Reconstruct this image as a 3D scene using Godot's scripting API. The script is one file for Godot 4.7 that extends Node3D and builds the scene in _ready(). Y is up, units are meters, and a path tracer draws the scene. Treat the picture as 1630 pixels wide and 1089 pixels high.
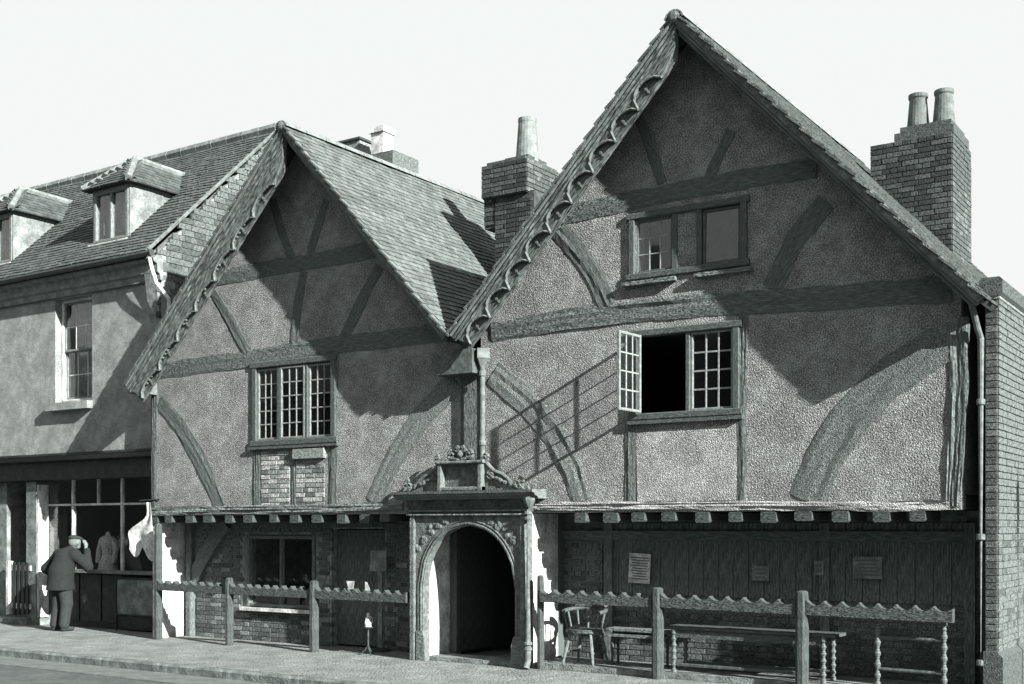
extends Node3D
# A street of old timber-framed houses seen at an angle from across the road.
# X runs along the street, Z points out of the houses into the street, the upper fronts lie on z = 0.

const FOCAL := 1890.0      # focal length in photograph pixels
const CAM_D := 13.4        # camera's distance from the upper fronts
const CAM_H := 1.9
const HORIZON := 838.0
const YAW := 33.8
const WALL_Z := -0.65      # ground floor wall, set back under the jetty
const JET := 2.08          # underside of the jettied floor

var rng := RandomNumberGenerator.new()
var fn := FastNoiseLite.new()
var M := {}
var taken := {}
var cam_pos := Vector3(0, CAM_H, CAM_D)

# ---------------------------------------------------------------- surveying
func at(px: float, py: float, z := 0.0) -> Vector3:      # a point of the upright plane z
	var s := sin(deg_to_rad(YAW))
	var c := cos(deg_to_rad(YAW))
	var u := (px - 815.0) / FOCAL
	var t := (CAM_D - z) / (c + u * s)
	return Vector3(t * (-s + u * c), CAM_H + (HORIZON - py) * t / FOCAL, z)

func atx(px: float, py: float, x: float) -> Vector3:     # a point of the cross plane x
	var s := sin(deg_to_rad(YAW))
	var c := cos(deg_to_rad(YAW))
	var u := (px - 815.0) / FOCAL
	var t := x / (-s + u * c)
	return Vector3(x, CAM_H + (HORIZON - py) * t / FOCAL, CAM_D - t * (c + u * s))

func p2(px: float, py: float, z := 0.0) -> Vector2:
	var p := at(px, py, z)
	return Vector2(p.x, p.y)

func path(pts: Array, z := 0.0) -> PackedVector2Array:
	var o := PackedVector2Array()
	for q in pts:
		o.append(p2(q[0], q[1], z))
	return o

# ---------------------------------------------------------------- mesh building
class Shape:
	var v := PackedVector3Array()
	var n := PackedVector3Array()
	var t := PackedVector2Array()
	var c := PackedColorArray()
	var tint := Color.WHITE
	func tri(a: Vector3, b: Vector3, d: Vector3, ua := Vector2.ZERO, ub := Vector2.ZERO, ud := Vector2.ZERO) -> void:
		var nn := (b - a).cross(d - a)
		if nn.length_squared() < 1e-16:
			return
		nn = nn.normalized()
		v.append(a); v.append(d); v.append(b)
		t.append(ua); t.append(ud); t.append(ub)
		for i in 3:
			n.append(nn)
			c.append(tint)
	func quad(a: Vector3, b: Vector3, d: Vector3, e: Vector3, u0 := 0.0) -> void:
		var x := (b - a)
		if x.length_squared() < 1e-14:
			x = d - e
		x = x.normalized()
		var nn := (b - a).cross(d - a)
		if nn.length_squared() < 1e-16:
			nn = (d - a).cross(e - a)
		var y := nn.normalized().cross(x)
		var f := func(p: Vector3) -> Vector2: return Vector2(u0 + (p - a).dot(x), (p - a).dot(y))
		tri(a, b, d, f.call(a), f.call(b), f.call(d))
		tri(a, d, e, f.call(a), f.call(d), f.call(e))
	func box(xf: Transform3D, size: Vector3) -> void:
		var h := size * 0.5
		for ax in 3:
			var a1 := (ax + 1) % 3
			var a2 := (ax + 2) % 3
			for s in [1.0, -1.0]:
				var nv := Vector3.ZERO; nv[ax] = h[ax] * s
				var du := Vector3.ZERO; du[a1] = h[a1]
				var dv := Vector3.ZERO; dv[a2] = h[a2] * s
				var q := [nv - du - dv, nv + du - dv, nv + du + dv, nv - du + dv]
				if du.length() < dv.length():
					q = [q[1], q[2], q[3], q[0]]
				quad(xf * q[0], xf * q[1], xf * q[2], xf * q[3])
	func bx(x0: float, x1: float, y0: float, y1: float, z0: float, z1: float) -> void:
		box(Transform3D(Basis.IDENTITY, Vector3((x0 + x1) / 2, (y0 + y1) / 2, (z0 + z1) / 2)), Vector3(absf(x1 - x0), absf(y1 - y0), absf(z1 - z0)))
	func beam(a: Vector3, b: Vector3, w: float, h: float, up := Vector3.UP, ch := 0.012) -> void:   # chamfered bar; w across, h along up
		var d := (b - a).normalized()
		var x := d.cross(up)
		if x.length_squared() < 1e-6:
			x = d.cross(Vector3.BACK)
		x = x.normalized()
		var y := x.cross(d)
		ch = minf(ch, minf(w, h) * 0.3)
		var hw := w / 2
		var hh := h / 2
		var pr := [Vector2(hw - ch, -hh), Vector2(hw, -hh + ch), Vector2(hw, hh - ch), Vector2(hw - ch, hh), Vector2(-hw + ch, hh), Vector2(-hw, hh - ch), Vector2(-hw, -hh + ch), Vector2(-hw + ch, -hh)]
		sweep_ring([a, b], [x, x], [y, y], pr)
	func sweep_ring(cs: Array, xs: Array, ys: Array, pr: Array, caps := true) -> void:
		var k := pr.size()
		var u := 0.0
		for i in cs.size() - 1:
			for j in k:
				var p: Vector2 = pr[j]
				var q: Vector2 = pr[(j + 1) % k]
				var a: Vector3 = cs[i] + xs[i] * p.x + ys[i] * p.y
				var b: Vector3 = cs[i + 1] + xs[i + 1] * p.x + ys[i + 1] * p.y
				var d: Vector3 = cs[i + 1] + xs[i + 1] * q.x + ys[i + 1] * q.y
				var e: Vector3 = cs[i] + xs[i] * q.x + ys[i] * q.y
				quad(a, b, d, e, u)
			u += (cs[i + 1] - cs[i]).length()
		if caps:
			for m in [0, cs.size() - 1]:
				for j in range(1, k - 1):
					var a: Vector3 = cs[m] + xs[m] * pr[0].x + ys[m] * pr[0].y
					var b: Vector3 = cs[m] + xs[m] * pr[j].x + ys[m] * pr[j].y
					var d: Vector3 = cs[m] + xs[m] * pr[j + 1].x + ys[m] * pr[j + 1].y
					if m == 0:
						tri(a, b, d, pr[0], pr[j], pr[j + 1])
					else:
						tri(a, d, b, pr[0], pr[j + 1], pr[j])
	func tube(pts: Array, radii: Array, sides := 8) -> void:
		var pr := []
		for j in sides:
			var g := -TAU * j / sides
			pr.append(Vector2(cos(g), sin(g)))
		var xs := []
		var ys := []
		var d0: Vector3 = (pts[1] - pts[0]).normalized()
		var ref := Vector3.UP if absf(d0.y) < 0.9 else Vector3.BACK
		for i in pts.size():
			var d: Vector3 = (pts[mini(i + 1, pts.size() - 1)] - pts[maxi(i - 1, 0)]).normalized()
			var x := d.cross(ref).normalized()
			var y := x.cross(d)
			var r: float = radii[mini(i, radii.size() - 1)]
			xs.append(x * r)
			ys.append(y * r)
		sweep_ring(pts, xs, ys, pr)
	func lathe(xf: Transform3D, prof: Array, sides := 12) -> void:       # prof: [radius, height]
		for i in prof.size() - 1:
			for j in sides:
				var g0 := TAU * j / sides
				var g1 := TAU * (j + 1) / sides
				var a := xf * Vector3(prof[i][0] * cos(g0), prof[i][1], -prof[i][0] * sin(g0))
				var b := xf * Vector3(prof[i][0] * cos(g1), prof[i][1], -prof[i][0] * sin(g1))
				var d := xf * Vector3(prof[i + 1][0] * cos(g1), prof[i + 1][1], -prof[i + 1][0] * sin(g1))
				var e := xf * Vector3(prof[i + 1][0] * cos(g0), prof[i + 1][1], -prof[i + 1][0] * sin(g0))
				quad(a, b, d, e)
	func ball(p: Vector3, r: Vector3, sides := 10) -> void:
		var prof := []
		for i in 7:
			var g := PI * i / 6 - PI / 2
			prof.append([cos(g), sin(g)])
		lathe(Transform3D(Basis.from_scale(r), p), prof, sides)
	func prism(poly: PackedVector2Array, z0: float, z1: float, xf := Transform3D.IDENTITY) -> void:   # outline in x, y; pulled from z0 to z1
		var pl := poly.duplicate()
		if Geometry2D.is_polygon_clockwise(pl):
			pl.reverse()
		var ix := Geometry2D.triangulate_polygon(pl)
		for i in range(0, ix.size(), 3):
			var a := pl[ix[i]]
			var b := pl[ix[i + 1]]
			var d := pl[ix[i + 2]]
			if (b - a).cross(d - a) < 0:
				var k := b
				b = d
				d = k
			tri(xf * Vector3(a.x, a.y, z1), xf * Vector3(b.x, b.y, z1), xf * Vector3(d.x, d.y, z1), a, b, d)
			tri(xf * Vector3(a.x, a.y, z0), xf * Vector3(d.x, d.y, z0), xf * Vector3(b.x, b.y, z0), a, d, b)
		for i in pl.size():
			var a := pl[i]
			var b := pl[(i + 1) % pl.size()]
			quad(xf * Vector3(a.x, a.y, z0), xf * Vector3(b.x, b.y, z0), xf * Vector3(b.x, b.y, z1), xf * Vector3(a.x, a.y, z1))
	func add_all(o: Shape, xf: Transform3D) -> void:
		v.append_array(xf * o.v)
		n.append_array(Transform3D(xf.basis.orthonormalized(), Vector3.ZERO) * o.n)
		t.append_array(o.t)
		c.append_array(o.c)
	func mesh() -> ArrayMesh:
		var a := []
		a.resize(Mesh.ARRAY_MAX)
		a[Mesh.ARRAY_VERTEX] = v
		a[Mesh.ARRAY_NORMAL] = n
		a[Mesh.ARRAY_TEX_UV] = t
		a[Mesh.ARRAY_COLOR] = c
		var m := ArrayMesh.new()
		m.add_surface_from_arrays(Mesh.PRIMITIVE_TRIANGLES, a)
		return m

func numbered(called: String) -> String:
	if not taken.has(called):
		taken[called] = 0
		return called
	taken[called] += 1
	return "%s_%03d" % [called, taken[called]]

func thing(called: String, label: String, category: String, base: Vector3, group := "") -> Node3D:
	var o := Node3D.new()
	o.name = numbered(called)
	add_child(o)
	o.position = base
	o.set_meta("label", label)
	o.set_meta("category", category)
	if group:
		o.set_meta("group", group)
	return o

func setting(called: String) -> Node3D:
	var o := Node3D.new()
	o.name = numbered(called)
	add_child(o)
	o.set_meta("kind", "structure")
	return o

func inst(called: String, mesh: Mesh, mat: Material, parent: Node3D, xf := Transform3D.IDENTITY) -> MeshInstance3D:
	var o := MeshInstance3D.new()
	o.name = called
	o.mesh = mesh
	o.material_override = mat
	parent.add_child(o, true)
	o.transform = parent.global_transform.affine_inverse() * xf
	return o

func part(called: String, s: Shape, mat: Material, parent: Node3D, label := "") -> MeshInstance3D:
	var o := inst(called, s.mesh(), mat, parent)
	if label:
		o.set_meta("label", label)
	return o

func group_part(called: String, parent: Node3D) -> Node3D:     # a part that is made of its own pieces
	var o := Node3D.new()
	o.name = called
	parent.add_child(o, true)
	return o

# ---------------------------------------------------------------- materials
func noise_image(size: int, layers: Array, lo: float, hi: float, seed_: int, contrast := 1.6) -> Image:
	var acc := PackedFloat32Array()
	acc.resize(size * size)
	var k := 0
	for l in layers:
		var f := FastNoiseLite.new()
		f.seed = seed_ + k
		f.noise_type = l[2] if l.size() > 2 else FastNoiseLite.TYPE_SIMPLEX_SMOOTH
		f.frequency = l[0]
		f.fractal_octaves = 3
		var im := f.get_seamless_image(size, size, false, false, 0.15, true)
		im.convert(Image.FORMAT_L8)
		var d := im.get_data()
		for i in size * size:
			acc[i] += (d[i] / 255.0 - 0.5) * l[1]
		k += 1
	var out := PackedByteArray()
	out.resize(size * size)
	for i in size * size:
		out[i] = int(255.0 * lerpf(lo, hi, clampf(0.5 + acc[i] * contrast, 0.0, 1.0)))
	return Image.create_from_data(size, size, false, Image.FORMAT_L8, out)

func tex(im: Image) -> ImageTexture:
	im.convert(Image.FORMAT_RGB8)
	return ImageTexture.create_from_image(im)

func normal_tex(im: Image, strength: float) -> ImageTexture:
	im.convert(Image.FORMAT_RGBA8)
	im.bump_map_to_normal_map(strength)
	return ImageTexture.create_from_image(im)

func mat(lin: float, rough: float, albedo: Texture2D = null, scale := Vector3.ONE, nrm: Texture2D = null, nscale := 1.0, world := true) -> StandardMaterial3D:
	var m := StandardMaterial3D.new()
	var cool := clampf(1.0 - lin * 1.9, 0.0, 1.0)      # the print's darks lean to a cold green-grey
	m.albedo_color = Color(lin * (0.985 - 0.17 * cool), lin, lin * (0.995 - 0.045 * cool)).linear_to_srgb()
	m.roughness = rough
	m.metallic_specular = 0.35
	if albedo:
		m.albedo_texture = albedo
	if nrm:
		m.normal_enabled = true
		m.normal_texture = nrm
		m.normal_scale = nscale
	m.uv1_scale = scale
	if world:
		m.uv1_triplanar = true
		m.uv1_world_triplanar = true
	m.vertex_color_use_as_albedo = true
	return m

func make_materials() -> void:
	var SM := FastNoiseLite.TYPE_SIMPLEX_SMOOTH
	var CE := FastNoiseLite.TYPE_CELLULAR
	var t_cast := tex(noise_image(1024, [[0.08, 1.0], [0.011, 0.2], [0.0028, 0.22]], 0.5, 1.0, 11, 1.7))
	var n_cast := normal_tex(noise_image(1024, [[0.03, 0.22], [0.075, 0.9]], 0.0, 1.0, 12, 1.6), 17.0)
	var t_patch := tex(noise_image(512, [[0.05, 0.35], [0.012, 0.5], [0.004, 0.35]], 0.6, 1.0, 21))
	var n_fine := normal_tex(noise_image(512, [[0.08, 0.8], [0.02, 0.5]], 0.0, 1.0, 22, 1.4), 6.0)
	var t_wood := tex(noise_image(512, [[0.03, 0.7], [0.09, 0.6]], 0.6, 1.0, 31, 1.5))
	var n_wood := normal_tex(noise_image(512, [[0.03, 0.8], [0.09, 0.6]], 0.0, 1.0, 31, 1.5), 6.0)
	var t_peck := tex(noise_image(512, [[0.045, 0.9], [0.015, 0.4]], 0.5, 1.0, 41, 1.8))
	var n_peck := normal_tex(noise_image(512, [[0.045, 1.0], [0.02, 0.4]], 0.0, 1.0, 41, 1.8), 14.0)
	M.plaster = mat(0.43, 0.95, t_cast, Vector3.ONE * 0.55, n_cast, 1.0)
	M.plaster_patch = mat(0.5, 0.95, t_cast, Vector3.ONE * 0.6, n_cast, 0.7)
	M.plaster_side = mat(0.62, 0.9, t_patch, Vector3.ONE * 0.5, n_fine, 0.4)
	M.render = mat(0.37, 0.9, t_cast, Vector3.ONE * 0.55, n_fine, 0.1)
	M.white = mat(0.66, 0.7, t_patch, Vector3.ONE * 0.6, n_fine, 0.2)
	M.paper = mat(0.62, 0.85, t_patch, Vector3.ONE * 1.5)
	M.cheek = mat(0.26, 0.85, t_patch, Vector3.ONE * 0.6, n_fine, 0.4)
	M.grey_paint = mat(0.22, 0.65, t_patch, Vector3.ONE * 0.7, n_fine, 0.3)
	M.timber = mat(0.14, 0.9, t_wood, Vector3(0.4, 3.4, 1), n_wood, 0.9, false)
	M.timber_dark = mat(0.165, 0.85, t_wood, Vector3(0.3, 2.4, 1), n_wood, 0.8, false)
	M.timber_pale = mat(0.25, 0.95, t_peck, Vector3(1.6, 3.2, 1), n_peck, 0.9, false)
	M.timber_peck = mat(0.21, 0.95, t_peck, Vector3(2.3, 2.3, 1), n_peck, 1.0, false)
	M.barge = mat(0.14, 0.85, t_wood, Vector3(0.1, 2.6, 1), n_wood, 0.8, false)
	M.oak = mat(0.10, 0.7, t_wood, Vector3(0.5, 4.0, 1), n_wood, 0.5, false)
	M.carved = mat(0.17, 0.75, t_patch, Vector3.ONE * 1.6, n_peck, 0.35)
	M.carved_dark = mat(0.09, 0.75, t_patch, Vector3.ONE * 1.6, n_peck, 0.35)
	M.rim = mat(0.2, 0.85, t_wood, Vector3(0.5, 4.0, 1), n_wood, 0.4, false)
	M.fence = mat(0.085, 0.9, t_wood, Vector3(0.35, 3.0, 1), n_wood, 0.6, false)
	M.weathered = mat(0.19, 0.9, t_wood, Vector3(0.35, 3.0, 1), n_wood, 0.6, false)
	M.black_paint = mat(0.035, 0.45, t_patch, Vector3.ONE * 0.8, n_fine, 0.25)
	M.frame = mat(0.105, 0.7, t_wood, Vector3(0.5, 4.0, 1), n_wood, 0.4, false)
	M.frame_light = mat(0.24, 0.7, t_wood, Vector3(0.5, 4.0, 1), n_wood, 0.3, false)
	M.lead = mat(0.30, 0.6, t_patch, Vector3.ONE * 3.0)
	M.lead_dark = mat(0.12, 0.6, t_patch, Vector3.ONE * 2.0, n_fine, 0.3)
	M.iron = mat(0.06, 0.55, t_patch, Vector3.ONE * 2.0, n_fine, 0.2)
	M.pipe = mat(0.17, 0.55, t_patch, Vector3.ONE * 1.5, n_fine, 0.2)
	M.mortar = mat(0.30, 0.95, t_patch, Vector3.ONE * 1.4, n_fine, 0.8)
	M.mortar_mid = mat(0.25, 0.95, t_patch, Vector3.ONE * 1.4, n_fine, 0.8)
	M.mortar_dark = mat(0.17, 0.95, t_patch, Vector3.ONE * 1.4, n_fine, 0.8)
	M.mortar_pale = mat(0.30, 0.95, t_patch, Vector3.ONE * 1.4, n_fine, 0.8)
	M.brick = mat(0.16, 0.9, t_peck, Vector3.ONE * 1.8, n_fine, 0.7)
	M.brick_dark = mat(0.10, 0.9, t_peck, Vector3.ONE * 1.8, n_fine, 0.7)
	M.brick_pale = mat(0.30, 0.9, t_peck, Vector3.ONE * 1.8, n_fine, 0.7)
	M.mortar_soot = mat(0.09, 0.95, t_patch, Vector3.ONE * 1.4, n_fine, 0.8)
	M.brick_sooty = mat(0.05, 0.9, t_peck, Vector3.ONE * 1.8, n_fine, 0.7)
	M.brick_white = mat(0.50, 0.9, t_peck, Vector3.ONE * 1.8, n_fine, 0.7)
	M.tile_dark = mat(0.11, 0.9, t_patch, Vector3.ONE * 1.3, n_fine, 0.7)
	M.tile = mat(0.17, 0.9, t_patch, Vector3.ONE * 1.3, n_fine, 0.7)
	M.tile_under = mat(0.05, 0.95, t_patch, Vector3.ONE)
	M.ridge_tile = mat(0.24, 0.9, t_patch, Vector3.ONE * 1.1, n_fine, 0.7)
	M.pot = mat(0.24, 0.8, t_patch, Vector3.ONE * 1.2, n_fine, 0.4)
	M.pot_dark = mat(0.16, 0.8, t_patch, Vector3.ONE * 1.2, n_fine, 0.4)
	M.slab = mat(0.29, 0.9, t_cast, Vector3.ONE * 0.45, n_fine, 0.6)
	M.road = mat(0.15, 0.95, t_cast, Vector3.ONE * 0.5, n_cast, 0.45)
	M.gutter = mat(0.22, 0.95, t_cast, Vector3.ONE * 0.7, n_cast, 0.4)
	M.kerb = mat(0.19, 0.9, t_patch, Vector3.ONE * 0.8, n_fine, 0.8)
	M.stone = mat(0.24, 0.9, t_patch, Vector3.ONE * 0.9, n_fine, 0.8)
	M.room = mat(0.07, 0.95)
	M.curtain = mat(0.45, 0.95, t_patch, Vector3.ONE * 2.0)
	M.jacket = mat(0.022, 0.95, t_peck, Vector3.ONE * 3.0, n_peck, 0.25)
	M.trousers = mat(0.04, 0.95, t_peck, Vector3.ONE * 3.0, n_peck, 0.25)
	M.skin = mat(0.13, 0.6)
	M.hair = mat(0.16, 0.8, t_wood, Vector3.ONE * 6.0)
	M.leather = mat(0.03, 0.4)
	M.cloth = mat(0.70, 0.95, t_patch, Vector3.ONE * 2.0, n_fine, 0.3)
	M.dress = mat(0.6, 0.95, t_patch, Vector3.ONE * 4.0, n_fine, 0.3)
	M.print = mat(0.10, 0.8)
	var g := StandardMaterial3D.new()
	g.albedo_color = Color(0.2, 0.22, 0.22, 0.05)
	g.transparency = BaseMaterial3D.TRANSPARENCY_ALPHA
	g.roughness = 0.04
	g.metallic_specular = 0.5
	M.glass = g
	for k in M:
		M[k].resource_name = k

# ---------------------------------------------------------------- shared builders
# A hewn timber on the front: centre line (plan metres), widths, with a rough, gridded face.
func timber(called: String, parent: Node3D, pts: PackedVector2Array, w0: float, w1: float, material: Material, z := 0.0, proud := 0.012, rough := 0.006, step := 0.05) -> MeshInstance3D:
	var cv := Curve2D.new()
	for i in pts.size():
		var tan := Vector2.ZERO
		if i > 0 and i < pts.size() - 1:
			tan = (pts[i + 1] - pts[i - 1]) * 0.17
		cv.add_point(pts[i], -tan, tan)
	var L := cv.get_baked_length()
	var na := maxi(4, int(L / step))
	var nc := 6
	var s := Shape.new()
	var ofs := rng.randf() * 50.0
	var g := []
	for i in na + 1:
		var d := L * i / na
		var p := cv.sample_baked(d)
		var q := (cv.sample_baked(minf(d + 0.03, L)) - cv.sample_baked(maxf(d - 0.03, 0.0))).normalized()
		var nr := Vector2(-q.y, q.x)
		var w := lerpf(w0, w1, float(i) / na)
		var row := []
		for j in nc + 1:
			var e := (float(j) / nc - 0.5) * w
			if j == 0 or j == nc:
				e += 0.012 * fn.get_noise_2d(ofs + d * 60.0, j * 40.0) * 2.0
			var dz := rough * fn.get_noise_2d(ofs * 3.0 + d * 22.0, j * 30.0 + ofs) * 2.0 + rough * 0.7 * fn.get_noise_2d(d * 120.0 + ofs, j * 90.0)
			var pp := p + nr * e
			row.append(Vector3(pp.x, pp.y, z + proud + (0.0 if j > 0 and j < nc else -0.006) + dz))
		g.append(row)
	for i in na:
		for j in nc:
			s.quad(g[i][j + 1], g[i][j], g[i + 1][j], g[i + 1][j + 1])
		for j in [0, nc]:
			var a: Vector3 = g[i][j]
			var b: Vector3 = g[i + 1][j]
			var a0 := Vector3(a.x, a.y, z - 0.05)
			var b0 := Vector3(b.x, b.y, z - 0.05)
			if j == 0:
				s.quad(a, a0, b0, b)
			else:
				s.quad(a0, a, b, b0)
	for i in [0, na]:
		for j in nc:
			var a: Vector3 = g[i][j]
			var b: Vector3 = g[i][j + 1]
			var a0 := Vector3(a.x, a.y, z - 0.05)
			var b0 := Vector3(b.x, b.y, z - 0.05)
			if i == 0:
				s.quad(a, b, b0, a0)
			else:
				s.quad(b, a, a0, b0)
	# uv along the timber
	for k in s.v.size():
		var q2 := Vector2(s.v[k].x, s.v[k].y)
		var o := cv.get_closest_offset(q2)
		var c2 := cv.sample_baked(o)
		var side := (q2 - c2).length() * (1.0 if (q2 - c2).x + (q2 - c2).y > 0 else -1.0)
		s.t[k] = Vector2(o + ofs, side + s.v[k].z)
	return part(called, s, material, parent)

func ring_box(w: float, h: float, d: float, ch: float) -> Shape:   # a worn brick: front edges chamfered, centred, front to +z
	var s := Shape.new()
	var x := w / 2
	var y := h / 2
	var z := d / 2
	var f := [Vector3(-x + ch, -y + ch, z), Vector3(x - ch, -y + ch, z), Vector3(x - ch, y - ch, z), Vector3(-x + ch, y - ch, z)]
	var m := [Vector3(-x, -y, z - ch), Vector3(x, -y, z - ch), Vector3(x, y, z - ch), Vector3(-x, y, z - ch)]
	var b := [Vector3(-x, -y, -z), Vector3(x, -y, -z), Vector3(x, y, -z), Vector3(-x, y, -z)]
	s.quad(f[0], f[1], f[2], f[3])
	for i in 4:
		var j := (i + 1) % 4
		s.quad(m[i], m[j], f[j], f[i])
		s.quad(b[i], b[j], m[j], m[i])
	return s

var unit_brick: Shape
var unit_brick_mesh: ArrayMesh

# Bricks one by one on a face; o is the lower left corner, ux runs along, n points out. holes: Rect2 in (along, up).
func brick_face(parent: Node3D, o: Vector3, ux: Vector3, n: Vector3, W: float, H: float, mats: Array, holes := [], course := 0.075, blen := 0.225, budget := 300, clip = null) -> int:
	var used := 0
	var rest := Shape.new()
	var rows := int(round(H / course))
	course = H / rows
	var joint := 0.011
	var bs := Basis(ux, Vector3.UP, n)
	for r in rows:
		var x := 0.0
		var k := 0
		var y := (r + 0.5) * course
		while x < W - 0.02:
			var l := blen if (r % 2 == 0) else blen * 0.5
			if k == 0 and r % 2 == 1:
				l = blen * 0.75
			elif r % 2 == 1:
				l = blen
			if r % 5 == 3 and k > 0:
				l = blen * 0.5
			if x + l > W - 0.04:
				l = W - x
			k += 1
			var ok := true
			for hr in holes:
				if hr.has_point(Vector2(x + l / 2, y)):
					ok = false
			var cpos := o + ux * (x + l / 2) + Vector3.UP * y
			if ok and clip != null and not clip.call(cpos):
				ok = false
			if ok:
				var b := Basis(ux * (l - joint), Vector3.UP * (course - joint * rng.randf_range(0.85, 1.15)), n * 0.05)
				b = b * Basis(Vector3.BACK, rng.randf_range(-0.008, 0.008))
				var xf := Transform3D(b, cpos + n * (-0.014 + rng.randf_range(-0.003, 0.004)))
				if used < budget:
					inst("brick", unit_brick_mesh, mats[rng.randi() % mats.size()], parent, xf)
					used += 1
				else:
					rest.tint = Color.WHITE * rng.randf_range(0.6, 1.2)
					rest.add_all(unit_brick, xf)
			x += l
	if rest.v.size():
		var q := part("brickwork", rest, mats[0], parent)
		q.set_meta("kind", "stuff")
	return used

# Plain tiles on a slope; p0 is the lower corner, along runs with the eaves, up climbs the slope.
func tile_slope(parent: Node3D, p0: Vector3, along: Vector3, up: Vector3, L: float, S: float, single := 300, keep = null, wavy := 0.012, material: Material = null) -> void:
	var nrm := along.cross(up).normalized()
	if nrm.y < 0:
		nrm = -nrm
	if material == null:
		material = M.tile
	var gauge := 0.112
	var tw := 0.168
	var xs := []
	for r in int((S - 0.2) / gauge) + 1:
		var d := r * gauge
		var off := tw * 0.5 if r % 2 else 0.0
		for k in range(-1, int(L / tw) + 1):
			var a := k * tw + off + tw / 2
			if a - tw / 2 < -0.04 or a + tw / 2 > L + 0.06:
				continue
			var sag := wavy * 2.0 * fn.get_noise_2d(p0.x * 7.0 + a * 14.0, d * 16.0 + p0.z)
			var pos := p0 + along * (a + rng.randf_range(-0.004, 0.004)) + up * (d + rng.randf_range(-0.012, 0.012)) + nrm * (sag + 0.012)
			if keep != null and not keep.call(pos):
				continue
			var bs := Basis(along, up, along.cross(up).normalized())
			bs = bs * Basis(Vector3.RIGHT, rng.randf_range(-0.16, -0.11) * (1.0 if along.cross(up).y > 0 else -1.0)) * Basis(Vector3.BACK, rng.randf_range(-0.025, 0.025))
			xs.append([pos.distance_squared_to(cam_pos), Transform3D(bs, pos), rng.randi() % 6])
	xs.sort_custom(func(p, q): return p[0] < q[0])
	var shapes := []
	var meshes := []
	for i in 6:
		var s := Shape.new()
		s.tint = Color.WHITE * [0.7, 0.85, 0.95, 1.05, 1.2, 0.78][i]
		s.box(Transform3D(Basis.IDENTITY, Vector3(0, 0.12, 0)), Vector3(0.162, 0.25, 0.025))
		shapes.append(s)
		meshes.append(s.mesh())
	var rest := Shape.new()
	for i in xs.size():
		if i < single:
			inst("tile", meshes[xs[i][2]], material, parent, xs[i][1])
		else:
			rest.add_all(shapes[xs[i][2]], xs[i][1])
	if rest.v.size():
		part("tiles", rest, material, parent).set_meta("kind", "stuff")

# An upright glazed light in the plane of ux/UP: sash, bars and single panes.
func light(parent: Node3D, called: String, o: Vector3, ux: Vector3, n: Vector3, W: float, H: float, nx: int, ny: int, stile: float, barw: float, sash_mat: Material, bar_mat: Material, depth := 0.04) -> Node3D:
	var g := group_part(called, parent)
	var up := Vector3.UP
	var s := Shape.new()
	for x in [stile / 2, W - stile / 2]:
		s.beam(o + ux * x, o + ux * x + up * H, depth, stile, ux, 0.006)
	for y in [stile / 2, H - stile / 2]:
		s.beam(o + ux * (stile - 0.002) + up * y, o + ux * (W - stile + 0.002) + up * y, depth - 0.004, stile, up, 0.006)
	part("sash", s, sash_mat, g)
	var iw := W - 2 * stile
	var ih := H - 2 * stile
	for i in range(1, nx):
		var b := Shape.new()
		var x := stile + iw * i / nx
		b.beam(o + ux * x + up * stile, o + ux * (x + rng.randf_range(-0.003, 0.003)) + up * (H - stile), 0.014, barw, ux, 0.003)
		part("glazing_bar", b, bar_mat, g)
	for j in range(1, ny):
		var b := Shape.new()
		var y := stile + ih * j / ny
		b.beam(o + ux * stile + up * y, o + ux * (W - stile) + up * (y + rng.randf_range(-0.003, 0.003)), 0.011, barw, up, 0.003)
		part("glazing_bar", b, bar_mat, g)
	for i in nx:
		for j in ny:
			var pw := iw / nx
			var ph := ih / ny
			var q := Shape.new()
			var tilt := Basis(up, rng.randf_range(-0.02, 0.02)) * Basis(ux, rng.randf_range(-0.02, 0.02))
			q.box(Transform3D(tilt * Basis(ux, up, n), o + ux * (stile + pw * (i + 0.5)) + up * (stile + ph * (j + 0.5))), Vector3(pw, ph, 0.003))
			part("pane", q, M.glass, g)
	return g

func plane_box(called: String, parent: Node3D, x0: float, x1: float, y0: float, y1: float, z0: float, z1: float, m: Material) -> MeshInstance3D:
	var s := Shape.new()
	s.bx(x0, x1, y0, y1, z0, z1)
	return part(called, s, m, parent)

# wall in the x/y plane with rectangular openings
func wall_with(called: String, parent: Node3D, x0: float, x1: float, y0: float, y1: float, z0: float, z1: float, holes: Array, m: Material) -> Node3D:
	var c := CSGCombiner3D.new()
	c.name = called
	parent.add_child(c, true)
	c.transform = parent.global_transform.affine_inverse()
	var b := CSGBox3D.new()
	b.size = Vector3(x1 - x0, y1 - y0, z1 - z0)
	b.position = Vector3((x0 + x1) / 2, (y0 + y1) / 2, (z0 + z1) / 2)
	b.material = m
	c.add_child(b)
	for h in holes:
		var k := CSGBox3D.new()
		k.operation = CSGShape3D.OPERATION_SUBTRACTION
		k.size = Vector3(h.size.x, h.size.y, 2.0)
		k.position = Vector3(h.position.x + h.size.x / 2, h.position.y + h.size.y / 2, (z0 + z1) / 2)
		k.material = m
		c.add_child(k)
	return c

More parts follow.
